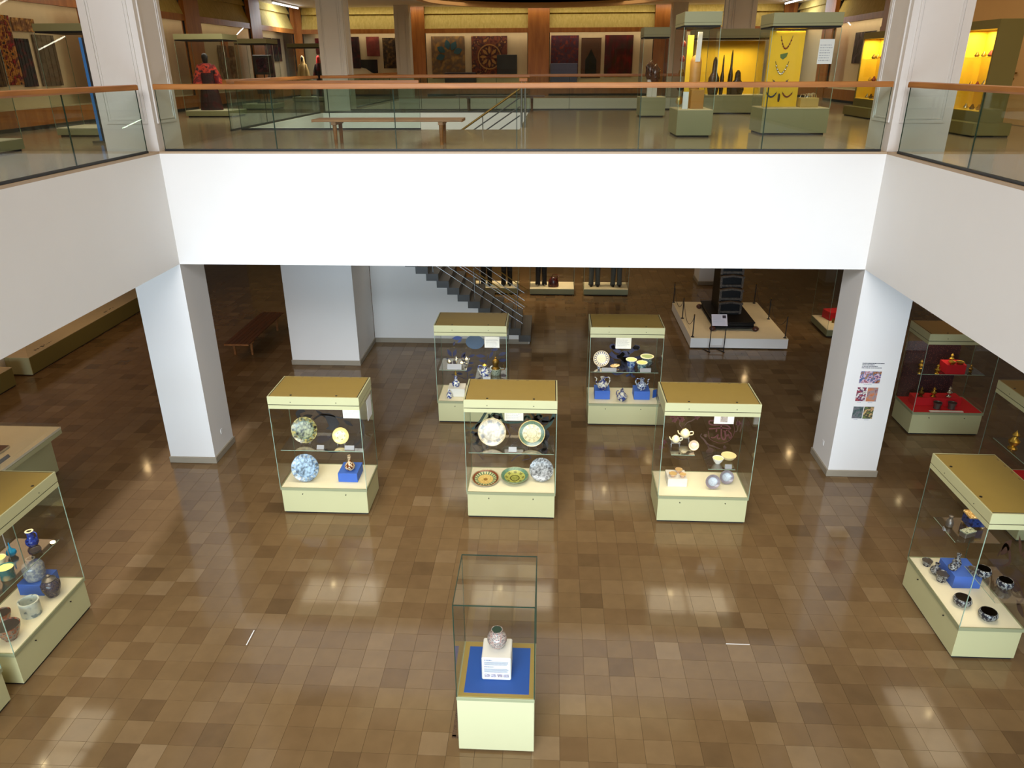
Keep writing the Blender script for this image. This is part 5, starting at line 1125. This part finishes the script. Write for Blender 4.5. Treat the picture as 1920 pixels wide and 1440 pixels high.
tag(m.build('wall_lettering', 'ink_dark', None, (6.008, 0.0, 2.155)), 'four lines of dark lettering above the pictures on the pillar', 'lettering')

# ------------------------------------------------------------------ ceiling spot lamps of the lower gallery
def spot_lamp(label, x, y, z, target, power, angle=1.1):
    t = thing('spot_lamp', label, 'lamp', (x, y, z), 0, 'ceiling spot lamps of the lower gallery')
    MB().lathe([(0.05, 0), (0.055, 0.0), (0.055, 0.12), (0.001, 0.12)], 14).build('housing', 'light_fix', t)
    MB().lathe([(0.001, -0.004), (0.045, -0.004), (0.045, 0.0), (0.001, 0.0)], 14).build('bulb', emit('bulb_warm', (255, 214, 150), 160.0), t)
    spot('spot_beam', (0, 0, -0.02), (target[0]-x, target[1]-y, target[2]-z), power*0.6, (1.0, 0.68, 0.38), angle, 0.7, 0.04, t)
zc = 3.79
spot_lamp('spot lamp over the left wall cases', -11.1, 6.28, zc, (-12.2, 7.0, 0.3), 60)
spot_lamp('spot lamp behind the stepped stand', 7.91, 13.79, zc, (6.0, 12.5, 0), 60)
spot_lamp('spot lamp right of the white platform', 7.88, 7.95, zc, (6.3, 8.2, 0.3), 150)
spot_lamp('spot lamp left of the white platform', 3.6, 7.4, zc, (4.9, 8.0, 0.3), 150)
spot_lamp('spot lamp over the far floor', 6.6, 14.6, zc, (5.2, 13.0, 0), 60)
spot_lamp('spot lamp over the table case', -9.0, -0.6, zc, (-8.8, -0.9, 0.9), 40)
spot_lamp('spot lamp over the rear left passage', -8.0, 11.5, zc, (-8.2, 12.5, 0), 30)
# ------------------------------------------------------------------ upper gallery: cases on the left
def robe(loc, label, m_main, m_trim, m_head, h=1.45, rz=0, veil=None, group='robed figures in the upper cases'):
    t = thing('robed_figure', label, 'mannequin', loc, rz, group)
    MB().loft([(0, 0, 0, 0.30*h/1.45, 0.24), (0, 0, 0.3, 0.26, 0.21), (0, 0, 0.75, 0.19, 0.15), (0, 0, h*0.70, 0.185, 0.12), (0, 0, h*0.80, 0.16, 0.1), (0, 0, h*0.84, 0.06, 0.06)], 24).build('gown', m_main, t)
    for s in (-1, 1):
        MB().tube([(s*0.15, 0, h*0.79), (s*0.24, -0.02, h*0.62), (s*0.28, -0.06, h*0.42)], 0.07, 12, [0.07, 0.09, 0.13]).build('sleeve', m_trim, t)
    MB().loft([(0, -0.005, h*0.66, 0.19, 0.135), (0, -0.005, h*0.76, 0.185, 0.13), (0, 0, h*0.82, 0.13, 0.10)], 20).build('collar', m_trim, t)
    MB().loft([(0, -0.01, h*0.82, 0.05, 0.055), (0, -0.02, h*0.87, 0.07, 0.08), (0, -0.02, h*0.94, 0.085, 0.10), (0, -0.01, h*0.985, 0.06, 0.075), (0, 0, h, 0.02, 0.02)], 18).build('headdress', m_head, t)
    if veil:
        MB().loft([(0, 0.03, h*0.5, 0.24, 0.13), (0, 0.03, h*0.7, 0.2, 0.12), (0, 0.02, h*0.85, 0.13, 0.11), (0, 0.01, h*0.97, 0.09, 0.1), (0, 0, h*1.01, 0.02, 0.02)], 20).build('veil', veil, t)
    return t
red_r = pattern('red_robe', [(150, 20, 30), (90, 8, 20), (190, 60, 40), (20, 12, 18)], 6, 'noise', 0.8); blk_r = pattern('black_robe', [(12, 10, 14), (20, 14, 18), (90, 20, 24)], 5, 'noise', 0.8)
red_h = mat('red_scarf', (200, 40, 40), 0.8, noise=0.3, nscale=20); gold_r = mat('gold_robe', (196, 168, 110), 0.7, noise=0.2, nscale=8); maroon = pattern('maroon_gown', [(60, 8, 16), (30, 4, 10), (84, 14, 22)], 5, 'noise', 0.8)
LW = (1.0, 0.9, 0.75)
glass_box('upper left costume case with green cap, left of the panelled column', -9.1, -7.75, 2.64, 3.6, 0.17, 1.85, light=5, z=ZU, lcol=LW)
glass_box('low display case at the far left edge of the upper floor', -9.6, -8.05, -0.9, 0.1, 0.2, 1.85, light=4, z=ZU, lcol=LW)
glass_box('upper costume case with the red and black robe', -9.27, -7.98, 8.6, 9.6, 0.17, 1.88, light=6, z=ZU, lcol=LW)
glass_box('upper glass case with a black screen, second from the left wall', -9.2, -8.18, 12.4, 13.4, 0.17, 1.88, light=5, z=ZU, lcol=LW)
glass_box('upper costume case with two small robed figures', -9.38, -8.17, 17.9, 18.9, 0.17, 1.88, light=10, z=ZU, lcol=LW)
robe((-8.70, 9.0, ZU+0.17), 'figure in red and black robe in the upper left case', maroon, red_r, mat('dark_scarf', (16, 12, 12), 0.8), 1.42, 0.5)
robe((-9.0, 18.4, ZU+0.17), 'figure in pale gold cloak in the upper left case', gold_r, gold_r, 'dark_scarf', 1.45, veil=gold_r).scale = (0.68, 0.68, 1)
robe((-8.38, 18.4, ZU+0.17), 'figure in black with a red headscarf in the upper left case', blk_r, blk_r, red_h, 1.45, veil=red_h).scale = (0.68, 0.68, 1)
sc_ = thing('screen_stand', 'black framed screen on a thin stand in the upper left case', 'screen', (-8.55, 12.9, ZU+0.17))
BX('screen', 'black_metal', -0.30, 0.30, -0.03, 0.03, 0.85, 1.42, sc_, bevel=0.01); BX('picture', pattern('screen_pic', [(60, 20, 28), (30, 20, 34), (80, 50, 60)], 8), -0.2, 0.22, -0.033, -0.03, 0.93, 1.34, sc_); MB().tube([(0, 0, 0.02), (0, 0, 0.86)], 0.02, 8).build('pole', 'black_metal', sc_); BX('foot', 'black_metal', -0.28, 0.28, -0.15, 0.15, 0, 0.03, sc_); BX('text_panel', 'black_metal', -0.28, 0.28, -0.04, 0.0, 0.28, 0.6, sc_)
pt = thing('partition_panel', 'tall dark standing panel with a bright blue edge', 'panel', (-7.15, 1.55, ZU)); 
BX('board', mat('dark_board', (44, 40, 38), 0.6), -0.40, 0.55, -0.03, 0.03, 0.04, 1.73, pt); BX('blue_edge', mat('blue_edge', (64, 128, 200), 0.4), -0.45, -0.40, -0.035, 0.035, 0.04, 1.73, pt); BX('foot', 'steel', -0.5, -0.2, -0.2, 0.2, 0, 0.04, pt)

# textiles and robes in the wall windows
def textile(label, wall, a0, a1, z0, z1, material, group='textiles in the upper wall windows', t=0.03):
    """flat hanging textile on the back panel of a wall window; a0..a1 along the wall"""
    w = a1-a0; h = z1-z0; c = (a0+a1)/2
    m = MB(); n = 8
    for k in range(n):   # shallow hanging folds
        x0 = -w/2+w*k/n; d0 = 0.012*(k % 2); m.box(x0, x0+w/n, -t-d0, 0, 0, h)
    loc, rz = {'B': ((c, YB+0.60, z0), 0), 'L': ((XL-0.60, c, z0), PI/2), 'R': ((XR+0.60, c, z0), -PI/2)}[wall]
    o = m.build('textile', material, None, loc, (0, 0, rz)); return tag(o, label, 'textile', group)
T = pattern
textile('textile with blue petals on tan in the rear window left of centre', 'B', -4.85, -3.35, 6.45, 8.2, T('tx_petal0', [(150, 110, 60), (110, 90, 70), (170, 130, 70)], 3, 'noise', 0.9))
pm = MB()
for a in (20, 60, 100, 150, 195): pm.prism(leaf(0.05+0.2*math.cos(math.radians(a)), 1.0+0.2*math.sin(math.radians(a)), 0.42, 0.26, a), -0.006, 0, 'Y')
tag(pm.build('petal_applique', mat('petal_blue', (44, 84, 96), 0.8), None, (-4.1, YB+0.55, 6.45)), 'ring of blue petals on the tan textile', 'textile')
textile('rust textile with golden roundel in the rear window left of centre', 'B', -3.05, -1.45, 6.5, 8.2, T('tx_roundel', [(84, 34, 30), (120, 62, 40), (60, 26, 34), (170, 118, 62)], 5, 'noise', 0.9))
rm = MB(); rm.ribbon(arc(0, 0.85, 0.5, 0, 360, 28), 0.05, -0.006, 0, 'Y')
for a in range(0, 360, 45): rm.prism(leaf(0.12*math.cos(math.radians(a)), 0.85+0.12*math.sin(math.radians(a)), 0.32, 0.12, a), -0.006, 0, 'Y')
tag(rm.build('roundel_embroidery', mat('gold_thread', (170, 120, 60), 0.7), None, (-2.25, YB+0.545, 6.5)), 'golden wheel embroidery on the rust textile', 'textile')
textile('red textile left of three in the rear window right of centre', 'B', 0.5, 1.72, 6.45, 8.2, T('tx_red1', [(100, 20, 24), (70, 40, 60), (130, 50, 40)], 6, 'noise', 0.9))
textile('narrow prayer textile with pointed niche, middle of three', 'B', 1.84, 2.72, 6.45, 8.1, T('tx_niche', [(90, 60, 40), (30, 26, 20), (120, 80, 56)], 9, 'wave', 0.9))
m = MB(); m.prism([(-0.25, 0.1), (0.25, 0.1), (0.25, 0.75), (0.12, 0.95), (0, 1.2), (-0.12, 0.95), (-0.25, 0.75)], -0.006, 0, 'Y'); tag(m.build('niche_field', mat('niche_dark', (24, 26, 18), 0.9), None, (2.28, YB+0.55, 6.45)), 'dark pointed niche field of the prayer textile', 'textile')
textile('dark red shaggy textile right of three in the rear window', 'B', 2.88, 4.12, 6.5, 8.2, T('tx_red2', [(110, 12, 16), (70, 8, 12), (50, 30, 14)], 5, 'noise', 0.9, (1, 1, 0.4)))
textile('salmon to black banner in the rear left window', 'B', -7.78, -7.2, 7.4, 8.2, T('tx_salmon', [(150, 70, 60), (120, 50, 44), (40, 30, 26)], 2, 'noise', 0.9))
textile('dark textile with golden tree in the rear left window', 'B', -7.05, -6.1, 6.9, 8.15, T('tx_tree', [(26, 20, 16), (60, 44, 26), (110, 80, 40)], 7, 'noise', 0.9))
textile('dark red strip at the left of the rear left window', 'B', -8.5, -8.1, 6.9, 8.2, maroon)
textile('small red cloth at the corner of the rear left window', 'B', -10.1, -9.4, 7.5, 8.15, T('tx_red3', [(120, 20, 24), (90, 10, 20)], 8, 'noise', 0.9))
textile('red and gold embroidered panel in the left wall window', 'L', 4.75, 5.25, 6.65, 8.05, T('tx_emb', [(150, 24, 30), (80, 10, 16), (180, 120, 50), (20, 10, 12)], 9, 'noise', 0.9))
textile('black gown panel below the red embroidery in the left wall window', 'L', 5.30, 5.75, 6.6, 7.6, blk_r)
textile('brown patterned panel at the left edge of the left wall window', 'L', 4.0, 4.65, 6.62, 8.0, T('tx_brown', [(60, 44, 30), (90, 66, 40), (40, 30, 22)], 10, 'noise', 0.9))
textile('grey striped robe panel in the left wall window', 'L', 5.95, 6.7, 6.6, 7.7, T('tx_grey', [(84, 72, 58), (104, 90, 72), (70, 60, 48)], 6, 'noise', 0.9))
textile('amber framed picture above the robes in the left wall window', 'L', 5.35, 6.1, 7.75, 8.02, T('tx_amber', [(190, 140, 70), (110, 70, 40), (210, 160, 90)], 5, 'noise', 0.9))
textile('pale robe hanging in the third left wall window', 'L', 16.2, 17.6, 6.6, 7.7, T('tx_pale', [(150, 134, 110), (120, 104, 84), (176, 150, 120)], 4, 'noise', 0.9))
textile('orange sash over the pale robe in the third left wall window', 'L', 16.6, 17.1, 7.3, 7.9, T('tx_orange', [(190, 110, 60), (210, 140, 90)], 6, 'noise', 0.9))
textile('pale blue cloth in the second left wall window', 'L', 11.5, 12.1, 7.2, 8.1, mat('pale_blue', (120, 140, 170), 0.9))
textile('small framed drawing in the third left wall window', 'L', 14.3, 14.9, 7.1, 7.5, mat('draw_grey', (90, 86, 80), 0.9))
textile('long dark red coat in the far left wall window', 'L', 20.7, 21.8, 6.5, 8.1, maroon)
textile('steel blue skirt panel in the far left wall window', 'L', 19.6, 20.6, 6.5, 7.4, mat('steel_cloth', (60, 72, 88), 0.9))
textile('black coat in the far left wall window', 'L', 22.0, 22.9, 7.2, 8.1, blk_r)
textile('dark plum robe in the right wall window', 'R', 15.6, 17.4, 7.0, 8.0, T('tx_plum', [(40, 22, 44), (26, 18, 30), (90, 70, 80)], 4, 'noise', 0.9))
textile('tall brown cloth in the right wall window', 'R', 14.0, 15.3, 6.8, 8.1, T('tx_brn2', [(110, 80, 60), (90, 66, 50)], 5, 'noise', 0.9))
textile('dark red panel below the plum robe in the right wall window', 'R', 14.6, 15.5, 6.2, 7.2, maroon)
tag(MB().box(-0.45, 0.45, -0.02, 0.02, 0, 0.85).build('screen', 'black_metal', None, (-1.45, YB+0.3, 6.58), bevel=0.01), 'black screen standing before the rust textile', 'screen')
tag(MB().box(-0.7, 0.7, -0.15, 0.15, 0, 0.55).build('dark_chest', mat('oxblood', (44, 10, 16), 0.4), None, (-3.55, YB+0.36, ZU+0.42), bevel=0.01), 'dark oxblood chest in the rear window', 'chest')
tag(MB().prism([(-0.38, 0.62), (0.38, 0.62), (0.38, 0.0), (0.1, 0.08), (-0.15, 0.25), (-0.38, 0.3)], -0.02, 0.02).build('black_shawl', cloth_k, None, (-7.68, YB+0.4, 6.64)), 'black shawl spread below the salmon banner', 'shawl')
tag(MB().box(-0.6, 0.6, -0.1, 0.1, 0, 0.9).build('blue_grey_box', mat('slate_blue', (86, 92, 130), 0.5), None, (1.08, YB+0.35, ZU+0.42), bevel=0.01), 'blue grey display box in front of the red textile', 'box')

# ------------------------------------------------------------------ upper gallery: cases on the right
YW = (1.0, 0.85, 0.45)
def upper_case(label, x0, x1, y0, y1, zb=0.485, h=1.86, cap=0.22, light=5, lcol=YW):
    c = glass_box(label, x0, x1, y0, y1, zb, h, plinth='case_green', deck='cream_cloth', light=light, z=ZU, cap=False, lcol=lcol, name='jewellery_case', group='tall cases of the upper right gallery')
    hx, hy = (x1-x0)/2, (y1-y0)/2
    BX('cap_gap', 'black_gap', -hx+0.01, hx-0.01, -hy+0.01, hy-0.01, h, h+0.03, c); BX('cap', 'case_green', -hx-0.004, hx+0.004, -hy-0.004, hy+0.004, h+0.03, h+0.03+cap, c, bevel=0.003); BX('cap_line', 'black_gap', -hx-0.005, hx+0.005, -hy-0.005, hy+0.005, h+0.072, h+0.076, c)
    return c
A = upper_case('slim upper case with an upright scroll and orange block, right of the stairwell', 2.90, 3.55, 2.5, 3.55, light=7)
B_ = upper_case('wide upper case with necklaces on a yellow board', 4.58, 5.82, 3.0, 3.9, light=12)
C_ = upper_case('small upper case with two dark carved heads', 2.85, 3.50, 8.4, 9.2, light=4)
D_ = upper_case('upper case with golden light and dark headdresses behind the others', 4.35, 6.45, 9.62, 10.55, light=16)
BX('backboard', 'yellow_cloth', -1.0, 1.0, 0.40, 0.43, 0.485, 1.84, D_)
BX('yellow_board', 'yellow_cloth', -0.54, 0.10, -0.06, 0.0, 0.49, 1.82, B_, label='bright yellow display board')
info_card(B_, 0.42, -0.36, 1.25, 0.27, 0.42, 9)
# necklaces on the yellow board
bd_r = mat('bead_red', (120, 40, 24), 0.4); bd_g = mat('bead_green', (90, 110, 50), 0.4); bd_b = mat('bead_blue', (50, 60, 90), 0.4); wire = mat('wire_dark', (60, 44, 30), 0.5)
def necklace(label, x, z, w, h, m, n=11, r=0.016, dots=True):
    t = thing('necklace', label, 'necklace', (5.20+x, 3.45-0.075, ZU+z), 0, 'necklaces on the yellow board')
    pts = [(w*(2*i/(n-1)-1)/2, -h*(1-(2*i/(n-1)-1)**2)) for i in range(n)]
    MB().tube([(a, 0, b) for a, b in pts], 0.005, 6).build('cord', wire, t)
    bm = MB().lathe([(0.001, -1), (0.7, -0.7), (1, 0), (0.7, 0.7), (0.001, 1)], 10)
    bm.v = [(a*r, b*r*0.8, c*r) for a, b, c in bm.v]; me = bm.mesh('bead'); me.materials.append(MATS[m] if isinstance(m, str) else m)
    for i, (a, b) in enumerate(pts):
        if dots and 1 <= i <= n-2:
            o = bpy.data.objects.new('bead', me); COL.objects.link(o); o.parent = t; o.location = (a, -0.004, b)
    return t
necklace('red bead necklace at the top of the yellow board', -0.24, 1.74, 0.22, 0.22, bd_r); necklace('silver coin necklace second on the yellow board', -0.27, 1.30, 0.25, 0.22, 'silver', r=0.022); necklace('dark green necklace across the middle of the yellow board', -0.26, 0.98, 0.30, 0.10, bd_b, r=0.02)
necklace('left small crescent necklace at the foot of the board', -0.40, 0.76, 0.2, 0.09, bd_b); necklace('right small crescent necklace at the foot of the board', -0.10, 0.76, 0.2, 0.09, bd_r)
tag(MB().loft([(0, 0, 0, 0.01, 0.01), (0, 0, 0.03, 0.02, 0.015), (0, 0, 0.13, 0.02, 0.015), (0, 0, 0.15, 0.008, 0.008)], 10).build('pendant', wire, None, (4.95, 3.375, ZU+0.58)), 'single dark pendant between the crescent necklaces', 'pendant')
tag(MB().prism([(-0.07, 0.06), (0.07, 0.09), (0.05, 0.02), (-0.01, -0.03), (-0.06, 0.0)], -0.02, 0).build('brooch', bd_g, None, (4.95, 3.40, ZU+1.36)), 'green leaf brooch above the coin necklace', 'brooch')
o = tag(MB().box(-0.17, 0.17, -0.12, 0.12, 0, 0.17).build('display_block', mat('tan_block', (190, 160, 90), 0.6), None, (5.50, 3.35, ZU+0.485), bevel=0.003), 'tan block with wire ornaments in the necklace case', 'block')
m = MB(); r = random.Random(2)
for k in range(7): a = r.uniform(-0.12, 0.12); m.tube([(a-0.05, 0, 0), (a-0.03, 0, 0.06+0.03*r.random()), (a+0.03, 0, 0.06), (a+0.05, 0, 0)], 0.006, 6)
wo = m.build('wire_ornament', 'silver', None, (5.50, 3.35, ZU+0.655)); tag(wo, 'tangle of silver wire ornaments on the tan block', 'ornament'); wo['kind'] = 'stuff'
# slim case contents
tag(MB().box(-0.12, 0.12, -0.12, 0.12, 0, 0.33).build('display_block', mat('orange_block', (176, 120, 40), 0.6), None, (3.30, 2.95, ZU+0.485), bevel=0.003), 'tall orange block in the slim upper case', 'block')
tag(MB().box(-0.05, 0.05, -0.02, 0.02, 0, 0.30).build('text_strip', 'white_paper', None, (3.07, 2.78, ZU+0.485)), 'white upright caption beside the orange block', 'card')
tag(MB().loft([(0, 0, 0, 0.09, 0.08), (0, 0, 0.05, 0.1, 0.09), (0, 0, 0.5, 0.105, 0.09), (0, 0, 0.56, 0.08, 0.07), (0, 0, 0.6, 0.03, 0.03)], 20).build('scroll_case', mat('amber_wood', (180, 130, 60), 0.5, noise=0.2), None, (3.27, 3.12, ZU+0.815)), 'amber wooden cylinder on the orange block', 'scroll case')
tag(MB().prism([(-0.045, 0), (0.045, 0), (0.05, 0.5), (-0.03, 0.5)], -0.01, 0.01).build('text_strip', 'white_block', None, (3.27, 2.98, ZU+1.30)), 'narrow white strip rising behind the amber cylinder', 'card')
BX('yellow_panel', 'yellow_cloth', -0.14, -0.03, 0.1, 0.13, 0.49, 1.75, A)
for k, (z, m_, w) in enumerate(((0.55, 'brass', 0.07), (0.8, 'dark_scarf', 0.07), (1.05, 'dark_brass', 0.06), (1.3, bd_r, 0.05), (1.55, bd_r, 0.05))):
    tag(MB().loft([(0, 0, 0, w*0.5, 0.02), (0, 0, w*0.6, w, 0.03), (0, 0, w*1.6, w*0.8, 0.03), (0, 0, w*2.2, w*0.2, 0.01)], 12).build('amulet', m_, None, (3.0, 3.05, ZU+z)), '%s hanging amulet from the bottom in the slim upper case' % ('lowest', 'second', 'third', 'fourth', 'topmost')[k], 'amulet', 'amulets in the slim upper case')
# carved heads
for x, y, z, lab in ((3.10, 8.7, ZU+0.9, 'left'), (3.22, 8.62, ZU+0.82, 'right')):
    h = 0.42
    pc = tag(MB().box(-0.06, 0.06, -0.06, 0.06, 0, z-ZU-0.485).build('pedestal', 'white_block', None, (x, y, ZU+0.485)), 'white pedestal under the %s carved head' % lab, 'pedestal')
    o = tag(MB().loft([(0, 0, 0, 0.08, 0.08), (0, -0.01, 0.1, 0.13, 0.12), (0, 0, 0.22, 0.12, 0.12), (0, 0, 0.32, 0.13, 0.12), (0.0, 0, 0.40, 0.06, 0.06), (0.02, 0, 0.46, 0.01, 0.01)], 16).build('carved_sculpture', T('carved_dk_'+lab, [(40, 24, 18), (90, 60, 40), (60, 20, 20)], 14), None, (x, y, z)), '%s dark carved head with headdress on a white pedestal' % lab, 'sculpture')
    MB().lathe([(0.001, 0.0), (0.02, 0.02), (0.001, 0.045)], 8, (0, -0.135, 0.12)).build('nose', 'carved_grey', o)
# headdresses in the golden case
for x, w, h_, lab in ((4.98, 0.16, 0.95, 'tall finger-like'), (5.62, 0.20, 0.62, 'round woven'), (5.42, 0.07, 1.12, 'slender pointed'), (5.2, 0.06, 1.0, 'thin upright')):
    tag(MB().loft([(0, 0, 0, w*0.8, 0.07), (0, 0, h_*0.2, w, 0.08), (0, 0, h_*0.45, w*0.9, 0.08), (0, 0, h_*0.6, w*0.45, 0.06), (0, 0, h_*0.9, w*0.35, 0.04), (0, 0, h_, w*0.12, 0.02)], 16).build('headdress', T('hd_'+lab[:5], [(34, 26, 14), (80, 60, 30), (24, 20, 12)], 18), None, (x, 9.95, ZU+0.485)), '%s dark headdress in the golden upper case' % lab, 'headdress', 'headdresses in the golden case')
# niche cases along the right wall: lit yellow opening faces the hall (-x)
def niche(label, x, y0, y1, lt):
    c = thing('niche_case', label, 'showcase', (x, (y0+y1)/2, ZU), 0, 'olive wall cases with lit yellow niches'); L = (y1-y0)/2
    BX('step', 'olive_case', -0.22, 0.45, -L-0.30, L+0.02, 0.03, 0.24, c); BX('toe', 'black_gap', -0.18, 0.45, -L-0.26, L, 0, 0.03, c)
    BX('plinth', 'olive_case', 0, 0.45, -L, L, 0.24, 0.42, c); BX('header', 'olive_case', 0, 0.45, -L, L, 1.82, 1.97, c)
    BX('cheek', 'olive_case', 0, 0.45, -L, -L+0.05, 0.42, 1.82, c); BX('cheek', 'olive_case', 0, 0.45, L-0.05, L, 0.42, 1.82, c)
    BX('lining', 'yellow_cloth', 0.02, 0.41, L-0.06, L-0.05, 0.43, 1.82, c); BX('lining', 'yellow_cloth', 0.02, 0.41, -L+0.05, -L+0.06, 0.43, 1.82, c)
    BX('lining', 'yellow_cloth', 0.41, 0.44, -L+0.05, L-0.05, 0.42, 1.82, c); BX('niche_floor', 'yellow_cloth', 0, 0.41, -L+0.05, L-0.05, 0.42, 0.43, c)
    for z in (0.82, 1.34): BX('shelf', 'glass_shelf', 0.03, 0.40, -L+0.05, L-0.05, z, z+0.01, c)
    BX('pane', 'glass_wallcase', 0.01, 0.016, -L+0.05, L-0.05, 0.43, 1.82, c)
    area('niche_lamp', (0.2, 0, 1.80), 0.25, 2*L*0.75, lt, (1, 0.86, 0.5), (0, 0, -1), c)
    return c
niche('olive wall case with lit yellow niche behind the right column', 8.47, 2.76, 3.98, 26)
niche('farther olive wall case with lit yellow niche', 8.5, 7.74, 9.12, 26)
kk = 0
for (x, y0) in ((8.68, 3.37), (8.71, 8.43)):
    for zi, z in enumerate((0.83, 1.35, 0.43)):
        for j in range(4):
            kk += 1; r = random.Random(kk); s_ = 0.045+0.02*r.random()
            o = MB().loft([(0, 0, 0, s_*0.6, s_*0.6), (0, 0, s_*0.5, s_, s_*0.8), (0, 0, s_*1.2, s_*0.5, s_*0.5), (0, 0, s_*1.8, s_*0.25, s_*0.25)], 10).build('trinket', ('dark_brass', 'silver', bd_r, 'brass')[(j+zi) % 4], None, (x, y0-0.36+j*0.24, ZU+z+(0.01 if z > 0.5 else 0)))
            tag(o, '%s of four small metal trinkets on the %s of the %s yellow niche' % (('nearest', 'second', 'third', 'farthest')[j], ('lower shelf', 'upper shelf', 'floor')[zi], 'near' if y0 < 5 else 'farther'), 'trinket', 'trinkets in the yellow niches')
